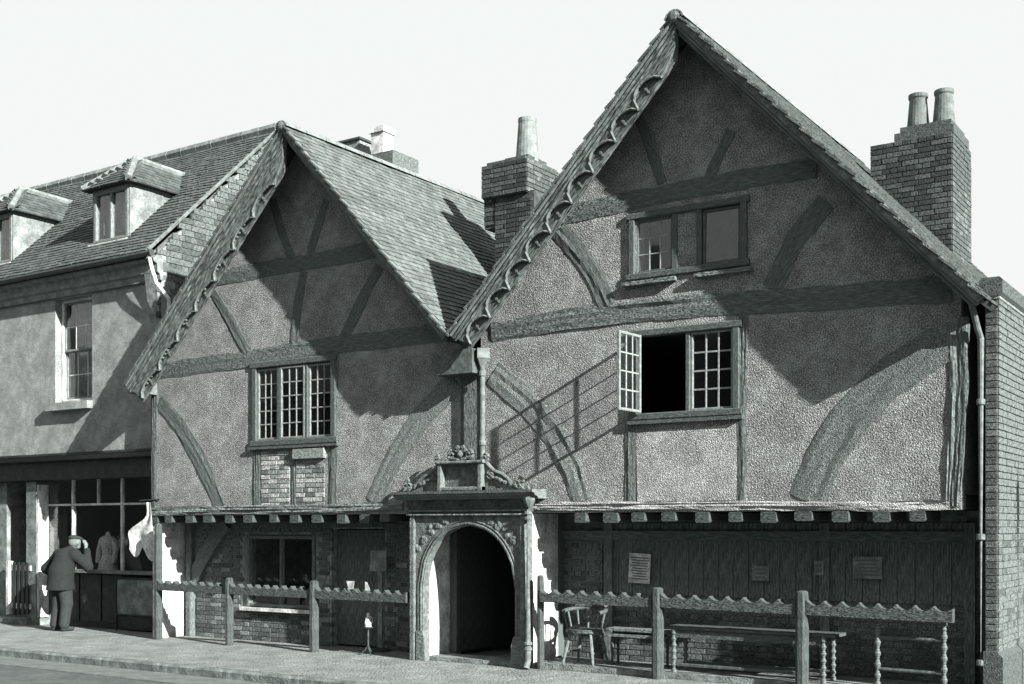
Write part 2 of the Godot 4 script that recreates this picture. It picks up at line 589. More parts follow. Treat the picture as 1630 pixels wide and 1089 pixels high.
func gable_wall(called: String, parent: Node3D, outline: PackedVector2Array, z0: float, z1: float, holes: Array, m: Material) -> void:
	var c := CSGCombiner3D.new()
	c.name = called
	parent.add_child(c, true)
	c.transform = parent.global_transform.affine_inverse()
	var b := CSGPolygon3D.new()
	b.polygon = outline
	b.depth = z1 - z0
	b.position = Vector3(0, 0, z1)
	b.material = m
	c.add_child(b)
	for h in holes:
		var k := CSGBox3D.new()
		k.operation = CSGShape3D.OPERATION_SUBTRACTION
		k.size = Vector3(h.size.x, h.size.y, 2.0)
		k.position = Vector3(h.position.x + h.size.x / 2, h.position.y + h.size.y / 2, (z0 + z1) / 2)
		k.material = m
		c.add_child(k)

# ---------------------------------------------------------------- gabled houses
func roof_y(x: float, apex: Vector2, lf: Vector2, rf: Vector2) -> float:
	if x < apex.x:
		return lerpf(lf.y, apex.y, (x - lf.x) / (apex.x - lf.x))
	return lerpf(apex.y, rf.y, (x - apex.x) / (rf.x - apex.x))

func rake_boards(house: Node3D, A: Vector2, B: Vector2, w: float, foils: int, bite: float, beads: int, m: Material) -> void:
	var g := group_part("bargeboard", house)
	var d := (B - A).normalized()
	var L := A.distance_to(B)
	var nr := Vector2(-d.y, d.x)
	if nr.y > 0:
		nr = -nr
	var s0 := absf(w * nr.x / d.x)
	var at2 := func(s: float, o: float) -> Vector2: return A + d * s + nr * o
	var back := PackedVector2Array([at2.call(0.0, 0.03), at2.call(L, 0.03), at2.call(L - 0.05, w), at2.call(s0, w)])
	var s := Shape.new()
	s.prism(back, 0.375, 0.415)
	var bo := part("backing_board", s, m, g)
	for k in bo.mesh.get_surface_count():
		pass
	var front := PackedVector2Array([at2.call(0.0, 0.02), at2.call(L + 0.02, 0.02)])
	var rims := []
	if foils == 0:
		front.append(at2.call(L, w * 0.72))
		front.append(at2.call(s0 * 0.72, w * 0.72))
	else:
		var first := s0 + 0.25
		var step := (L - 0.12 - first) / foils
		for i in foils:
			var k := foils - 1 - i
			var arc := []
			for j in 11:
				var tt := j / 10.0
				var ss := first + step * (k + 1 - tt)
				var y := w - 0.01 - bite * pow(sin(PI * pow(tt, 0.8)), 0.55)
				front.append(at2.call(ss, y))
				var q: Vector2 = at2.call(ss, y)
				arc.append(Vector3(q.x, q.y, 0.462))
			rims.append(arc)
		front.append(at2.call(s0 * 0.72, w * 0.72))
	var s2 := Shape.new()
	s2.prism(front, 0.414, 0.46)
	# grain runs along the board
	for q in [s, s2]:
		for k in q.v.size():
			var p := Vector2(q.v[k].x, q.v[k].y) - A
			q.t[k] = Vector2(p.dot(d), p.dot(nr) + q.v[k].z * 0.7)
	bo.mesh = s.mesh()
	part("board", s2, m, g)
	for arc in rims:
		var r := Shape.new()
		r.tube(arc, [0.015], 6)
		part("foil_rim", r, M.rim, g)
		var c := Shape.new()
		var mid: Vector3 = (arc[3] + arc[7]) * 0.5
		var cen := Vector3(mid.x, mid.y, 0.42) + Vector3(nr.x, nr.y, 0) * (bite * 0.35)
		c.ball(cen, Vector3(0.035, 0.028, 0.02), 7)
		c.ball(cen + Vector3(0.03, -0.04, 0), Vector3(0.025, 0.02, 0.016), 7)
		part("carved_leaf", c, m, g)
	for o in [0.09, 0.15]:
		var r := Shape.new()
		var n := 14
		var pts := []
		for i in n + 1:
			var q: Vector2 = at2.call(lerpf(s0 * o / w, L, float(i) / n), o * (w / 0.4) + 0.006 * fn.get_noise_2d(i * 30.0, o * 900.0))
			pts.append(Vector3(q.x, q.y, 0.462))
		r.tube(pts, [0.016], 6)
		part("moulding", r, m, g)
	if beads:
		for i in beads:
			var ss := lerpf(s0 + 0.9, L - 0.3, (i + 0.5) / beads)
			if fmod(ss, 0.72) < 0.16:
				continue
			var q: Vector2 = at2.call(ss, w - 0.13)
			var b := Shape.new()
			b.ball(Vector3(q.x, q.y, 0.43), Vector3(0.055, 0.028, 0.03), 8)
			part("carved_bead", b, M.weathered, g)

func gable_roof(house: Node3D, apex: Vector2, lf: Vector2, rf: Vector2, zb: float, single_l: int, single_r: int, keep_r = null) -> void:
	var roof := group_part("roof", house)
	var zf := 0.44
	for side in [lf, rf]:
		var d: Vector2 = (side - apex).normalized()
		var nn := Vector2(-d.y, d.x)
		if nn.y > 0:
			nn = -nn
		var e: Vector2 = side + d * 0.04
		var s := Shape.new()
		s.prism(PackedVector2Array([apex, e, e + nn * 0.06, apex + Vector2(0, -0.06 / absf(nn.y))]), zb, zf - 0.03)
		part("boarding", s, M.tile_under, roof)
		var up3 := Vector3(-d.x, -d.y, 0)
		var lift := -nn * 0.015
		var S: float = side.distance_to(apex) + 0.04
		var e2 := e + lift
		if side == rf:
			tile_slope(roof, Vector3(e2.x, e2.y, zf + 0.07), Vector3(0, 0, -1), up3, zf + 0.07 - zb, S, single_r, keep_r)
		else:
			tile_slope(roof, Vector3(e2.x, e2.y, zb), Vector3(0, 0, 1), up3, zf + 0.07 - zb, S, single_l)
		# mortar bedding of the verge
		var vm := Shape.new()
		var a: Vector2 = apex + nn * 0.03
		var b: Vector2 = side + nn * 0.03
		vm.beam(Vector3(a.x, a.y, zf + 0.005), Vector3(b.x, b.y, zf + 0.005), 0.07, 0.045 if side == lf else 0.1, Vector3(-nn.x, -nn.y, 0), 0.012)
		part("verge_mortar", vm, M.mortar_dark, roof)
	# ridge tiles, one by one
	var z := zf + 0.06
	while z > zb + 0.1:
		var r := Shape.new()
		r.tint = Color.WHITE * rng.randf_range(0.75, 1.15)
		var cs := []
		for i in 7:
			var g := PI * (0.08 + 0.84 * i / 6.0)
			cs.append(Vector2(cos(g) * 0.135, sin(g) * 0.135))
		for i in 6:
			var p := Vector2(apex.x, apex.y - 0.095)
			var q0: Vector2 = p + cs[i]
			var q1: Vector2 = p + cs[i + 1]
			var i0: Vector2 = p + cs[i] * 0.86
			var i1: Vector2 = p + cs[i + 1] * 0.86
			var z1 := z - 0.43
			r.quad(Vector3(q0.x, q0.y, z), Vector3(q0.x, q0.y, z1), Vector3(q1.x, q1.y, z1), Vector3(q1.x, q1.y, z))
			r.quad(Vector3(i0.x, i0.y, z), Vector3(q0.x, q0.y, z), Vector3(q1.x, q1.y, z), Vector3(i1.x, i1.y, z))
			r.quad(Vector3(i0.x, i0.y, z1), Vector3(i0.x, i0.y, z), Vector3(i1.x, i1.y, z), Vector3(i1.x, i1.y, z1))
		part("ridge_tile", r, M.ridge_tile, roof)
		z -= 0.445
	var mm := Shape.new()
	mm.ball(Vector3(apex.x, apex.y - 0.04, zf + 0.02), Vector3(0.1, 0.085, 0.06), 10)
	part("ridge_end", mm, M.mortar_dark, roof)

func shell(house: Node3D, x0: float, x1: float, zb: float, eave: float) -> void:
	plane_box("jetty_floor", house, x0 + 0.02, x1 - 0.02, JET + 0.02, JET + 0.16, zb + 0.21, -0.03, M.timber_dark)
	var rw := Shape.new()
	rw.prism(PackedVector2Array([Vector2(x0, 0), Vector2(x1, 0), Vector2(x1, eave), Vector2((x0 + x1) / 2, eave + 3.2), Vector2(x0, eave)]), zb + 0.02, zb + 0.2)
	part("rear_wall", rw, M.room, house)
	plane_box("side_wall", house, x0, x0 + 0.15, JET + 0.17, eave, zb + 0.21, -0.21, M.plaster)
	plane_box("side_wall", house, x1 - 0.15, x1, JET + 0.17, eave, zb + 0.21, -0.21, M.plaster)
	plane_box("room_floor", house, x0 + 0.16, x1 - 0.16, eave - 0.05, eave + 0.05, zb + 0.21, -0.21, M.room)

func joists(house: Node3D, xs: Array) -> void:
	for px in xs:
		var x := at(px, 825).x
		var s := Shape.new()
		var w := rng.randf_range(0.16, 0.21)
		var h := rng.randf_range(0.11, 0.135)
		var zf := rng.randf_range(0.01, 0.05)
		s.beam(Vector3(x, JET - h / 2 - 0.004, WALL_Z + 0.01), Vector3(x + rng.randf_range(-0.01, 0.01), JET - h / 2 - 0.004, zf), w, h, Vector3.UP, 0.016)
		part("joist_end", s, M.fence, house)

func window_frame(parent: Node3D, x0: float, x1: float, y0: float, y1: float, mull: Array, w: float, proud: float, m: Material) -> void:
	var s := Shape.new()
	for x in [x0 + w / 2, x1 - w / 2]:
		s.beam(Vector3(x, y0, proud / 2 - 0.03), Vector3(x, y1, proud / 2 - 0.03), proud + 0.1, w, Vector3.RIGHT, 0.01)
	for y in [y0 + w / 2, y1 - w / 2]:
		s.beam(Vector3(x0 - 0.03, y, proud / 2 - 0.028), Vector3(x1 + 0.03, y, proud / 2 - 0.028), proud + 0.11, w * 0.96, Vector3.UP, 0.012)
	part("frame", s, m, parent)
	for x in mull:
		var q := Shape.new()
		q.beam(Vector3(x, y0 + w, proud / 2 - 0.035), Vector3(x, y1 - w, proud / 2 - 0.035), proud + 0.08, 0.065, Vector3.RIGHT, 0.012)
		part("mullion", q, m, parent)

func build_left_house() -> void:
	var apex := p2(450, 197, 0.45)
	var lf := p2(200, 612, 0.45)
	var rf := p2(712, 535, 0.45)
	var x0 := -16.38
	var x1 := -9.84
	var h := thing("timber_house", "gabled timber-framed house with beaded bargeboard and leaded three-light window", "house", Vector3(-13.1, 0, 0), "jettied timber houses")
	var ry := func(x: float) -> float: return roof_y(x, apex, lf, rf) - 0.13
	var W1 := Rect2(-13.94, 3.16, 1.78, 1.34)
	var ol := PackedVector2Array([Vector2(x0, JET), Vector2(x1, JET), Vector2(x1, ry.call(x1)), Vector2(apex.x, ry.call(apex.x)), Vector2(x0, ry.call(x0))])
	gable_wall("plaster_wall", h, ol, -0.2, 0.0, [W1.grow(-0.04)], M.plaster)
	shell(h, x0, x1, -6.5, 4.45)
	gable_roof(h, apex, lf, rf, -6.4, 0, 300)
	rake_boards(h, apex, lf, 0.50, 7, 0.12, 44, M.barge)
	rake_boards(h, apex, rf, 0.14, 0, 0.0, 0, M.barge)
	# timbers
	var T: StandardMaterial3D = M.timber
	timber("tie_beam", h, path([[246, 592], [330, 581], [400, 571], [470, 559], [540, 548], [620, 539], [712, 528]]), 0.28, 0.26, T)
	timber("collar_beam", h, path([[338, 444], [440, 426], [530, 410], [604, 396]]), 0.25, 0.25, T)
	timber("corner_post", h, path([[247, 616], [246, 700], [245, 812]]), 0.15, 0.12, T, 0.0, 0.014)
	timber("brace", h, path([[254, 640], [284, 676], [314, 724], [338, 772], [352, 808]]), 0.32, 0.27, T)
	timber("brace", h, path([[726, 606], [668, 668], [628, 730], [597, 802]]), 0.36, 0.36, M.timber_pale)
	timber("brace", h, path([[340, 466], [362, 503], [376, 530], [393, 562]]), 0.2, 0.2, T, 0.0, 0.011)
	timber("brace", h, path([[604, 424], [582, 466], [546, 540]]), 0.2, 0.2, T, 0.0, 0.011)
	timber("king_stud", h, path([[484, 432], [474, 486], [468, 547]]), 0.17, 0.17, T, 0.0, 0.011)
	timber("strut", h, path([[434, 318], [446, 362], [464, 412]]), 0.15, 0.15, T, 0.0, 0.011)
	timber("strut", h, path([[520, 318], [508, 355], [493, 404]]), 0.15, 0.15, T, 0.0, 0.011)
	timber("stud", h, path([[402, 582], [403, 715]]), 0.08, 0.08, T, 0.0, 0.012)
	timber("stud", h, path([[409, 717], [409, 808]]), 0.15, 0.15, T)
	timber("stud", h, path([[467, 717], [468, 808]]), 0.09, 0.09, T)
	timber("stud", h, path([[536, 560], [532, 705]]), 0.1, 0.1, T, 0.0, 0.012)
	timber("stud", h, path([[531, 708], [529, 808]]), 0.16, 0.16, T)
	timber("bressummer", h, path([[241, 814], [340, 812], [480, 810], [642, 806]]), 0.14, 0.14, M.weathered, 0.0, 0.022, 0.014)
	# window
	var w := group_part("window", h)
	window_frame(w, W1.position.x, W1.end.x, W1.position.y, W1.end.y, [-13.36, -12.77], 0.1, 0.008, M.frame)
	var k := 0
	for xx in [[-13.84, -13.39], [-13.32, -12.80], [-12.74, -12.26]]:
		light(h, "casement", Vector3(xx[0], 3.26, [-0.03, -0.005, -0.03][k]), Vector3.RIGHT, Vector3.BACK, xx[1] - xx[0], 1.13, 3, 5, 0.035, 0.02, M.frame_light, M.lead)
		k += 1
	plane_box("window_sill", h, -13.99, -12.1, 3.115, 3.155, -0.02, 0.06, M.frame)
	# brick infill under the window
	var inf := group_part("brick_infill", h)
	var mats := [M.brick_white, M.brick_pale, M.brick_pale, M.brick, M.brick_white]
	brick_face(inf, Vector3(-13.74, 2.2, 0.0), Vector3.RIGHT, Vector3.BACK, 0.62, 0.88, mats, [], 0.073, 0.2)
	brick_face(inf, Vector3(-12.99, 2.2, 0.0), Vector3.RIGHT, Vector3.BACK, 0.6, 0.66, mats, [], 0.073, 0.2)
	var lg := Shape.new()
	lg.bx(-13.0, -12.36, 2.94, 3.09, 0.0, 0.07)
	part("brick_ledge", lg, M.brick_pale, inf)
	plane_box("kneeler", h, -16.46, -16.2, 4.13, 4.33, 0.02, 0.4, M.weathered)
	joists(h, [246, 270, 303, 333, 365, 398, 436, 471, 504, 546, 581, 615])
	# ground floor
	var win := Rect2(-14.74, 0.56, 1.56, 1.2)
	var door := Rect2(-12.85, 0.0, 1.1, 1.86)
	var gx0 := -16.2
	var gx1 := -10.65
	wall_with("ground_wall", h, gx0, gx1, 0.0, JET - 0.002, WALL_Z - 0.2, WALL_Z, [win, door], M.mortar)
	var bw := group_part("brick_wall", h)
	var bm := [M.brick, M.brick, M.brick_dark, M.brick_pale, M.brick]
	brick_face(bw, Vector3(-15.98, 0.0, WALL_Z), Vector3.RIGHT, Vector3.BACK, 5.3, 1.95, bm, [Rect2(-14.8 + 15.98, 0.5, 1.68, 1.32), Rect2(-12.93 + 15.98, -0.1, 1.26, 2.0)])
	var sp := Shape.new()
	sp.beam(Vector3(-16.08, 0, WALL_Z + 0.05), Vector3(-16.08, JET - 0.13, WALL_Z + 0.05), 0.12, 0.14, Vector3.RIGHT, 0.02)
	part("post", sp, M.timber_dark, h)
	var br := Shape.new()
	var pts := []
	var xs := []
	var ys := []
	for i in 9:
		var tt := i / 8.0
		var p := Vector3(lerpf(-16.0, -15.2, tt), 0.95 + 1.0 * pow(tt, 0.8), WALL_Z + 0.045)
		pts.append(p)
		var dd := Vector3(0.8, 1.0, 0).normalized()
		xs.append(Vector3(dd.y, -dd.x, 0) * 0.13)
		ys.append(Vector3(0, 0, 0.035))
	br.sweep_ring(pts, xs, ys, [Vector2(1, -1), Vector2(1, 1), Vector2(-1, 1), Vector2(-1, -1)])
	part("brace", br, M.timber_dark, h)
	var gw := group_part("window", h)
	var gs := Shape.new()
	for x in [win.position.x + 0.04, win.end.x - 0.04, -13.95]:
		gs.beam(Vector3(x, win.position.y, WALL_Z - 0.02), Vector3(x, win.end.y, WALL_Z - 0.02), 0.1, 0.07 if x != -13.95 else 0.04, Vector3.RIGHT)
	for y in [win.position.y + 0.035, win.end.y - 0.035]:
		gs.beam(Vector3(win.position.x, y, WALL_Z - 0.022), Vector3(win.end.x, y, WALL_Z - 0.022), 0.1, 0.06, Vector3.UP)
	part("frame", gs, M.weathered, gw)
	for xx in [[win.position.x + 0.07, -13.97], [-13.93, win.end.x - 0.07]]:
		plane_box("pane", gw, xx[0], xx[1], win.position.y + 0.06, win.end.y - 0.06, WALL_Z - 0.05, WALL_Z - 0.046, M.glass)
	plane_box("window_sill", h, win.position.x - 0.08, win.end.x + 0.06, 0.5, 0.555, WALL_Z - 0.04, WALL_Z + 0.1, M.white)
	var dr := group_part("door", h)
	for i in 6:
		plane_box("plank", dr, -12.84 + i * 0.182, -12.84 + i * 0.182 + 0.176, 0.03, 1.84, WALL_Z - 0.17, WALL_Z - 0.13, M.timber_dark)
	plane_box("room_wall", h, gx0, gx1, 0.0, JET, -4.2, -4.0, M.room)
	plane_box("end_wall", h, -16.36, -16.21, 0.0, JET - 0.003, -4.0, -0.02, M.plaster_side)
	plane_box("end_wall", h, -10.9, -10.75, 0.0, JET - 0.003, -4.0, WALL_Z - 0.21, M.room)
	# valley box and rainwater pipe between the houses
	plane_box("valley_gutter", h, -10.1, -9.45, 4.0, 4.33, -0.25, 0.26, M.lead_dark)
	var hp := at(768, 590, 0.12)
	var pp := Shape.new()
	pp.tube([Vector3(hp.x, 4.1, 0.12), Vector3(hp.x, 2.45, 0.12)], [0.036], 10)
	for y in [3.95, 3.0]:
		pp.lathe(Transform3D(Basis.IDENTITY, Vector3(hp.x, y, 0.12)), [[0.036, 0.0], [0.05, 0.01], [0.05, 0.07], [0.036, 0.08]], 10)
	pp.lathe(Transform3D(Basis.IDENTITY, Vector3(hp.x, 4.08, 0.12)), [[0.045, 0.0], [0.1, 0.1], [0.12, 0.12], [0.12, 0.25], [0.02, 0.25]], 4)
	part("downpipe", pp, M.pipe, h)
	plane_box("gap_post", h, -9.838, -9.495, JET, 4.3, -0.5, -0.02, M.timber_dark)

func build_right_house() -> void:
	var apex := p2(1075, 22, 0.45)
	var lf := p2(716, 532, 0.45)
	var rf := p2(1566, 474, 0.45)
	var x0 := -9.49
	var x1 := -3.11
	var h := thing("timber_house", "tallest gabled timber-framed house with scalloped bargeboard and open casement", "house", Vector3(-6.3, 0, 0), "jettied timber houses")
	var ry := func(x: float) -> float: return roof_y(x, apex, lf, rf) - 0.13
	var W2 := Rect2(-7.14, 3.24, 1.47, 1.145)
	var W3 := Rect2(-7.17, 5.02, 1.6, 0.85)
	var ol := PackedVector2Array([Vector2(x0, JET), Vector2(x1, JET), Vector2(x1, ry.call(x1)), Vector2(apex.x, ry.call(apex.x)), Vector2(x0, ry.call(x0))])
	gable_wall("plaster_wall", h, ol, -0.2, 0.0, [W2.grow(-0.04), Rect2(-7.06, 5.08, 0.56, 0.7), Rect2(-6.21, 5.06, 0.58, 0.74)], M.plaster)
	shell(h, x0, x1, -6.5, 4.45)
	gable_roof(h, apex, lf, rf, -6.4, 60, 240)
	rake_boards(h, apex, lf, 0.38, 9, 0.19, 0, M.barge)
	rake_boards(h, apex, rf, 0.15, 0, 0.0, 0, M.barge)
	var T: StandardMaterial3D = M.timber
	timber("tie_beam", h, path([[783, 530], [900, 509], [1000, 497], [1100, 488], [1180, 482], [1300, 475], [1400, 468], [1515, 460]]), 0.27, 0.29, T, 0.0, 0.016, 0.011)
	timber("collar_beam", h, path([[890, 343], [940, 334], [1020, 317], [1100, 300], [1200, 283], [1300, 268]]), 0.24, 0.24, T)
	timber("strut", h, path([[1008, 170], [1030, 215], [1054, 292]]), 0.16, 0.14, T, 0.0, 0.011)
	timber("strut", h, path([[1164, 208], [1140, 258], [1128, 288]]), 0.16, 0.14, T, 0.0, 0.011)
	timber("brace", h, path([[890, 366], [922, 402], [948, 440], [968, 488]]), 0.26, 0.24, T, 0.0, 0.014, 0.009)
	timber("brace", h, path([[1316, 322], [1266, 380], [1228, 460]]), 0.25, 0.25, T)
	timber("brace", h, path([[786, 594], [838, 638], [884, 694], [912, 748], [926, 798]]), 0.36, 0.32, M.timber_pale, 0.0, 0.014, 0.009)
	timber("brace", h, path([[1504, 545], [1412, 604], [1348, 672], [1310, 735], [1284, 798]]), 0.44, 0.46, M.timber_peck, 0.0, 0.014, 0.009, 0.035)
	timber("stud", h, path([[1004, 668], [1003, 800]]), 0.14, 0.14, T)
	timber("stud", h, path([[1184, 500], [1181, 660], [1180, 800]]), 0.12, 0.12, T)
	timber("bressummer", h, path([[848, 806], [1000, 806], [1200, 805], [1380, 806], [1512, 804]]), 0.1, 0.12, M.plaster_patch, 0.0, 0.022, 0.016)
	# gnarled corner post of two leaves
	timber("corner_post", h, path([[1514, 515], [1518, 600], [1515, 700], [1511, 806]]), 0.1, 0.1, M.weathered, 0.0, 0.012, 0.01)
	timber("corner_post", h, path([[1532, 505], [1534, 600], [1528, 700], [1522, 806]]), 0.12, 0.07, M.timber, 0.0, 0.016, 0.01)
	# lower window with its left casement swung open
	var w := group_part("window", h)
	window_frame(w, W2.position.x, W2.end.x, W2.position.y, W2.end.y, [-6.355], 0.09, 0.008, M.frame)
	var ux := Vector3(-0.05, 0, 1).normalized()
	light(h, "open_casement", Vector3(-6.99, 3.33, 0.05), ux, Vector3(1, 0, 0.05).normalized(), 0.53, 0.98, 3, 4, 0.035, 0.02, M.frame_light, M.lead).set_meta("label", "leaded casement swung open square to the wall")
	light(h, "casement", Vector3(-6.32, 3.325, -0.025), Vector3.RIGHT, Vector3.BACK, 0.56, 0.97, 3, 4, 0.03, 0.022, M.frame_light, M.lead)
	plane_box("window_sill", h, -7.18, -5.62, 3.19, 3.235, -0.02, 0.06, M.frame)
	var pt := Shape.new()
	var edge := PackedVector2Array()
	for q in [[1013, 690], [1060, 684], [1110, 682], [1172, 674], [1174, 740], [1172, 796], [1100, 798], [1015, 799], [1014, 750]]:
		edge.append(p2(q[0], q[1]))
	pt.prism(edge, -0.02, 0.006)
	part("plaster_patch", pt, M.plaster_patch, h, "smoother, paler plaster patch below the open casement")
	# upper window
	var w3 := group_part("window", h)
	window_frame(w3, W3.position.x, W3.end.x, W3.position.y, W3.end.y, [], 0.085, 0.015, M.frame)
	for q in [[-6.53, 0.06], [-6.2, 0.06]]:
		plane_box("mullion", w3, q[0] - 0.035, q[0] + 0.035, W3.position.y + 0.08, W3.end.y - 0.08, -0.06, 0.02, M.frame)
	light(h, "casement", Vector3(-7.08, 5.1, -0.025), Vector3.RIGHT, Vector3.BACK, 0.52, 0.68, 3, 3, 0.035, 0.016, M.frame, M.lead)
	light(h, "casement", Vector3(-6.16, 5.1, -0.025), Vector3.RIGHT, Vector3.BACK, 0.5, 0.68, 1, 1, 0.035, 0.016, M.frame, M.lead)
	plane_box("window_sill", h, -7.24, -6.5, 4.95, 5.0, -0.02, 0.08, M.timber_dark)
	plane_box("window_sill", h, -6.24, -5.5, 4.95, 5.0, -0.02, 0.08, M.timber_dark)
	joists(h, [926, 973, 1018, 1066, 1119, 1170, 1224, 1279, 1339, 1404, 1461])
	# ground floor: low brick wall, boards above, one brick panel
	var gx0 := -8.75
	var wz := -0.85
	wall_with("ground_wall", h, gx0, x1, 0.0, JET - 0.002, wz - 0.2, wz, [], M.mortar_dark)
	var bw := group_part("brick_wall", h)
	brick_face(bw, Vector3(gx0, 0.08, wz), Vector3.RIGHT, Vector3.BACK, x1 - gx0, 0.9, [M.brick, M.brick_dark, M.brick, M.brick_dark], [], 0.075, 0.225, 250)
	var bp := group_part("brick_panel", h)
	plane_box("mortar_bed", bp, -8.75, -8.03, 0.985, 1.68, wz, wz + 0.012, M.mortar)
	brick_face(bp, Vector3(-8.75, 0.985, wz + 0.014), Vector3.RIGHT, Vector3.BACK, 0.72, 0.69, [M.brick, M.brick_dark, M.brick], [], 0.0767, 0.225)
	var x := -7.98
	var bd := group_part("boarding", h)
	while x < x1 - 0.1:
		plane_box("plank", bd, x, x + 0.2, 0.99, JET - 0.14, wz, wz + rng.randf_range(0.018, 0.026), M.timber_dark)
		x += 0.208
	plane_box("middle_rail", h, gx0, x1, 1.72, 1.84, wz + 0.03, wz + 0.07, M.timber_dark)
	for xx in [-7.92, -4.9, -3.2]:
		plane_box("post", h, xx - 0.06, xx + 0.06, 0.08, JET - 0.14, wz + 0.028, wz + 0.075, M.timber_dark)
	plane_box("stone_ledge", h, -8.6, -2.86, 0.004, 0.08, wz + 0.002, 0.02, M.stone)
	plane_box("end_wall", h, x1 + 0.01, x1 + 0.16, 0.0, JET - 0.003, -4.0, wz - 0.02, M.brick_dark)
	# right-hand rainwater pipe with its swan neck
	var pp := Shape.new()
	var px := -2.91
	pp.tube([Vector3(-2.99, 4.42, 0.3), Vector3(-2.96, 4.28, 0.22), Vector3(px - 0.02, 4.02, 0.06), Vector3(px, 3.92, 0.0), Vector3(px, 0.1, 0.0)], [0.034], 10)
	for y in [3.2, 1.75, 0.4]:
		pp.lathe(Transform3D(Basis.IDENTITY, Vector3(px, y, 0.0)), [[0.034, 0.0], [0.046, 0.01], [0.046, 0.06], [0.034, 0.07]], 10)
	part("downpipe", pp, M.pipe, h)
	plane_box("gap_wall", h, x1 + 0.17, -2.87, 0.0, 4.35, -0.9, -0.75, M.brick_dark)
	# chimney at the right
	var ch := group_part("chimney", h)
	plane_box("mortar_core", ch, -5.19, -4.085, 5.0, 7.34, -4.69, -3.612, M.mortar_soot)
	var cm := [M.brick_dark, M.brick_sooty, M.brick_dark, M.brick_sooty]
	var n := brick_face(ch, Vector3(-5.2, 5.2, -3.6), Vector3.RIGHT, Vector3.BACK, 1.13, 2.15, cm)
	brick_face(ch, Vector3(-4.07, 5.2, -3.6), Vector3.FORWARD, Vector3.RIGHT, 1.1, 2.15, [M.brick_dark, M.brick, M.brick_dark], [], 0.075, 0.225, 300 - n)
	var cap := Shape.new()
	cap.bx(-4.86, -4.05, 7.34, 7.46, -4.5, -3.6)
	cap.bx(-4.8, -4.1, 7.46, 7.56, -4.45, -3.68)
	part("flaunching", cap, M.brick_dark, ch)
	for q in [[-4.62, -3.95], [-4.27, -3.98]]:
		var pot := Shape.new()
		pot.lathe(Transform3D(Basis.IDENTITY, Vector3(q[0], 7.5, q[1])), [[0.16, 0.0], [0.155, 0.1], [0.12, 0.5], [0.135, 0.52], [0.135, 0.57], [0.1, 0.57], [0.09, 0.2], [0.0, 0.2]], 20)
		part("chimney_pot", pot, M.pot_dark, ch)
	# chimney rising from the valley
	var cv := group_part("chimney", h)
	plane_box("mortar_core", cv, -10.83, -10.1, 4.5, 7.2, -3.3, -2.312, M.mortar_soot)
	var vm := [M.brick_sooty, M.brick_dark, M.brick_sooty]
	brick_face(cv, Vector3(-10.84, 5.1, -2.3), Vector3.RIGHT, Vector3.BACK, 0.7, 2.0, vm)
	brick_face(cv, Vector3(-10.14, 5.1, -2.3), Vector3.FORWARD, Vector3.RIGHT, 1.0, 2.0, vm)
	plane_box("mortar_core", cv, -11.05, -10.25, 6.7, 7.72, -3.25, -2.32, M.mortar_soot)
	brick_face(cv, Vector3(-11.06, 6.75, -2.31), Vector3.RIGHT, Vector3.BACK, 0.22, 0.43, [M.brick_dark, M.brick_sooty])
	brick_face(cv, Vector3(-11.06, 7.18, -2.24), Vector3.RIGHT, Vector3.BACK, 0.87, 0.52, [M.brick_dark, M.brick_sooty, M.brick_dark])
	brick_face(cv, Vector3(-10.19, 7.18, -2.24), Vector3.FORWARD, Vector3.RIGHT, 1.1, 0.52, [M.brick_dark, M.brick, M.brick_dark])
	plane_box("mortar_core", cv, -11.05, -10.2, 7.17, 7.7, -3.34, -2.252, M.mortar_soot)
	var cp := Shape.new()
	cp.bx(-11.0, -10.26, 7.7, 7.76, -3.25, -2.3)
	cp.bx(-10.75, -10.3, 7.76, 7.83, -3.0, -2.45)
	part("flaunching", cp, M.brick_dark, cv)
	var pot := Shape.new()
	pot.lathe(Transform3D(Basis.IDENTITY, Vector3(-10.48, 7.78, -2.7)), [[0.19, 0.0], [0.185, 0.1], [0.145, 0.64], [0.15, 0.65], [0.15, 0.71], [0.11, 0.71], [0.09, 0.2], [0.0, 0.2]], 20)
	part("chimney_pot", pot, M.pot, cv, "pale tapered chimney pot")

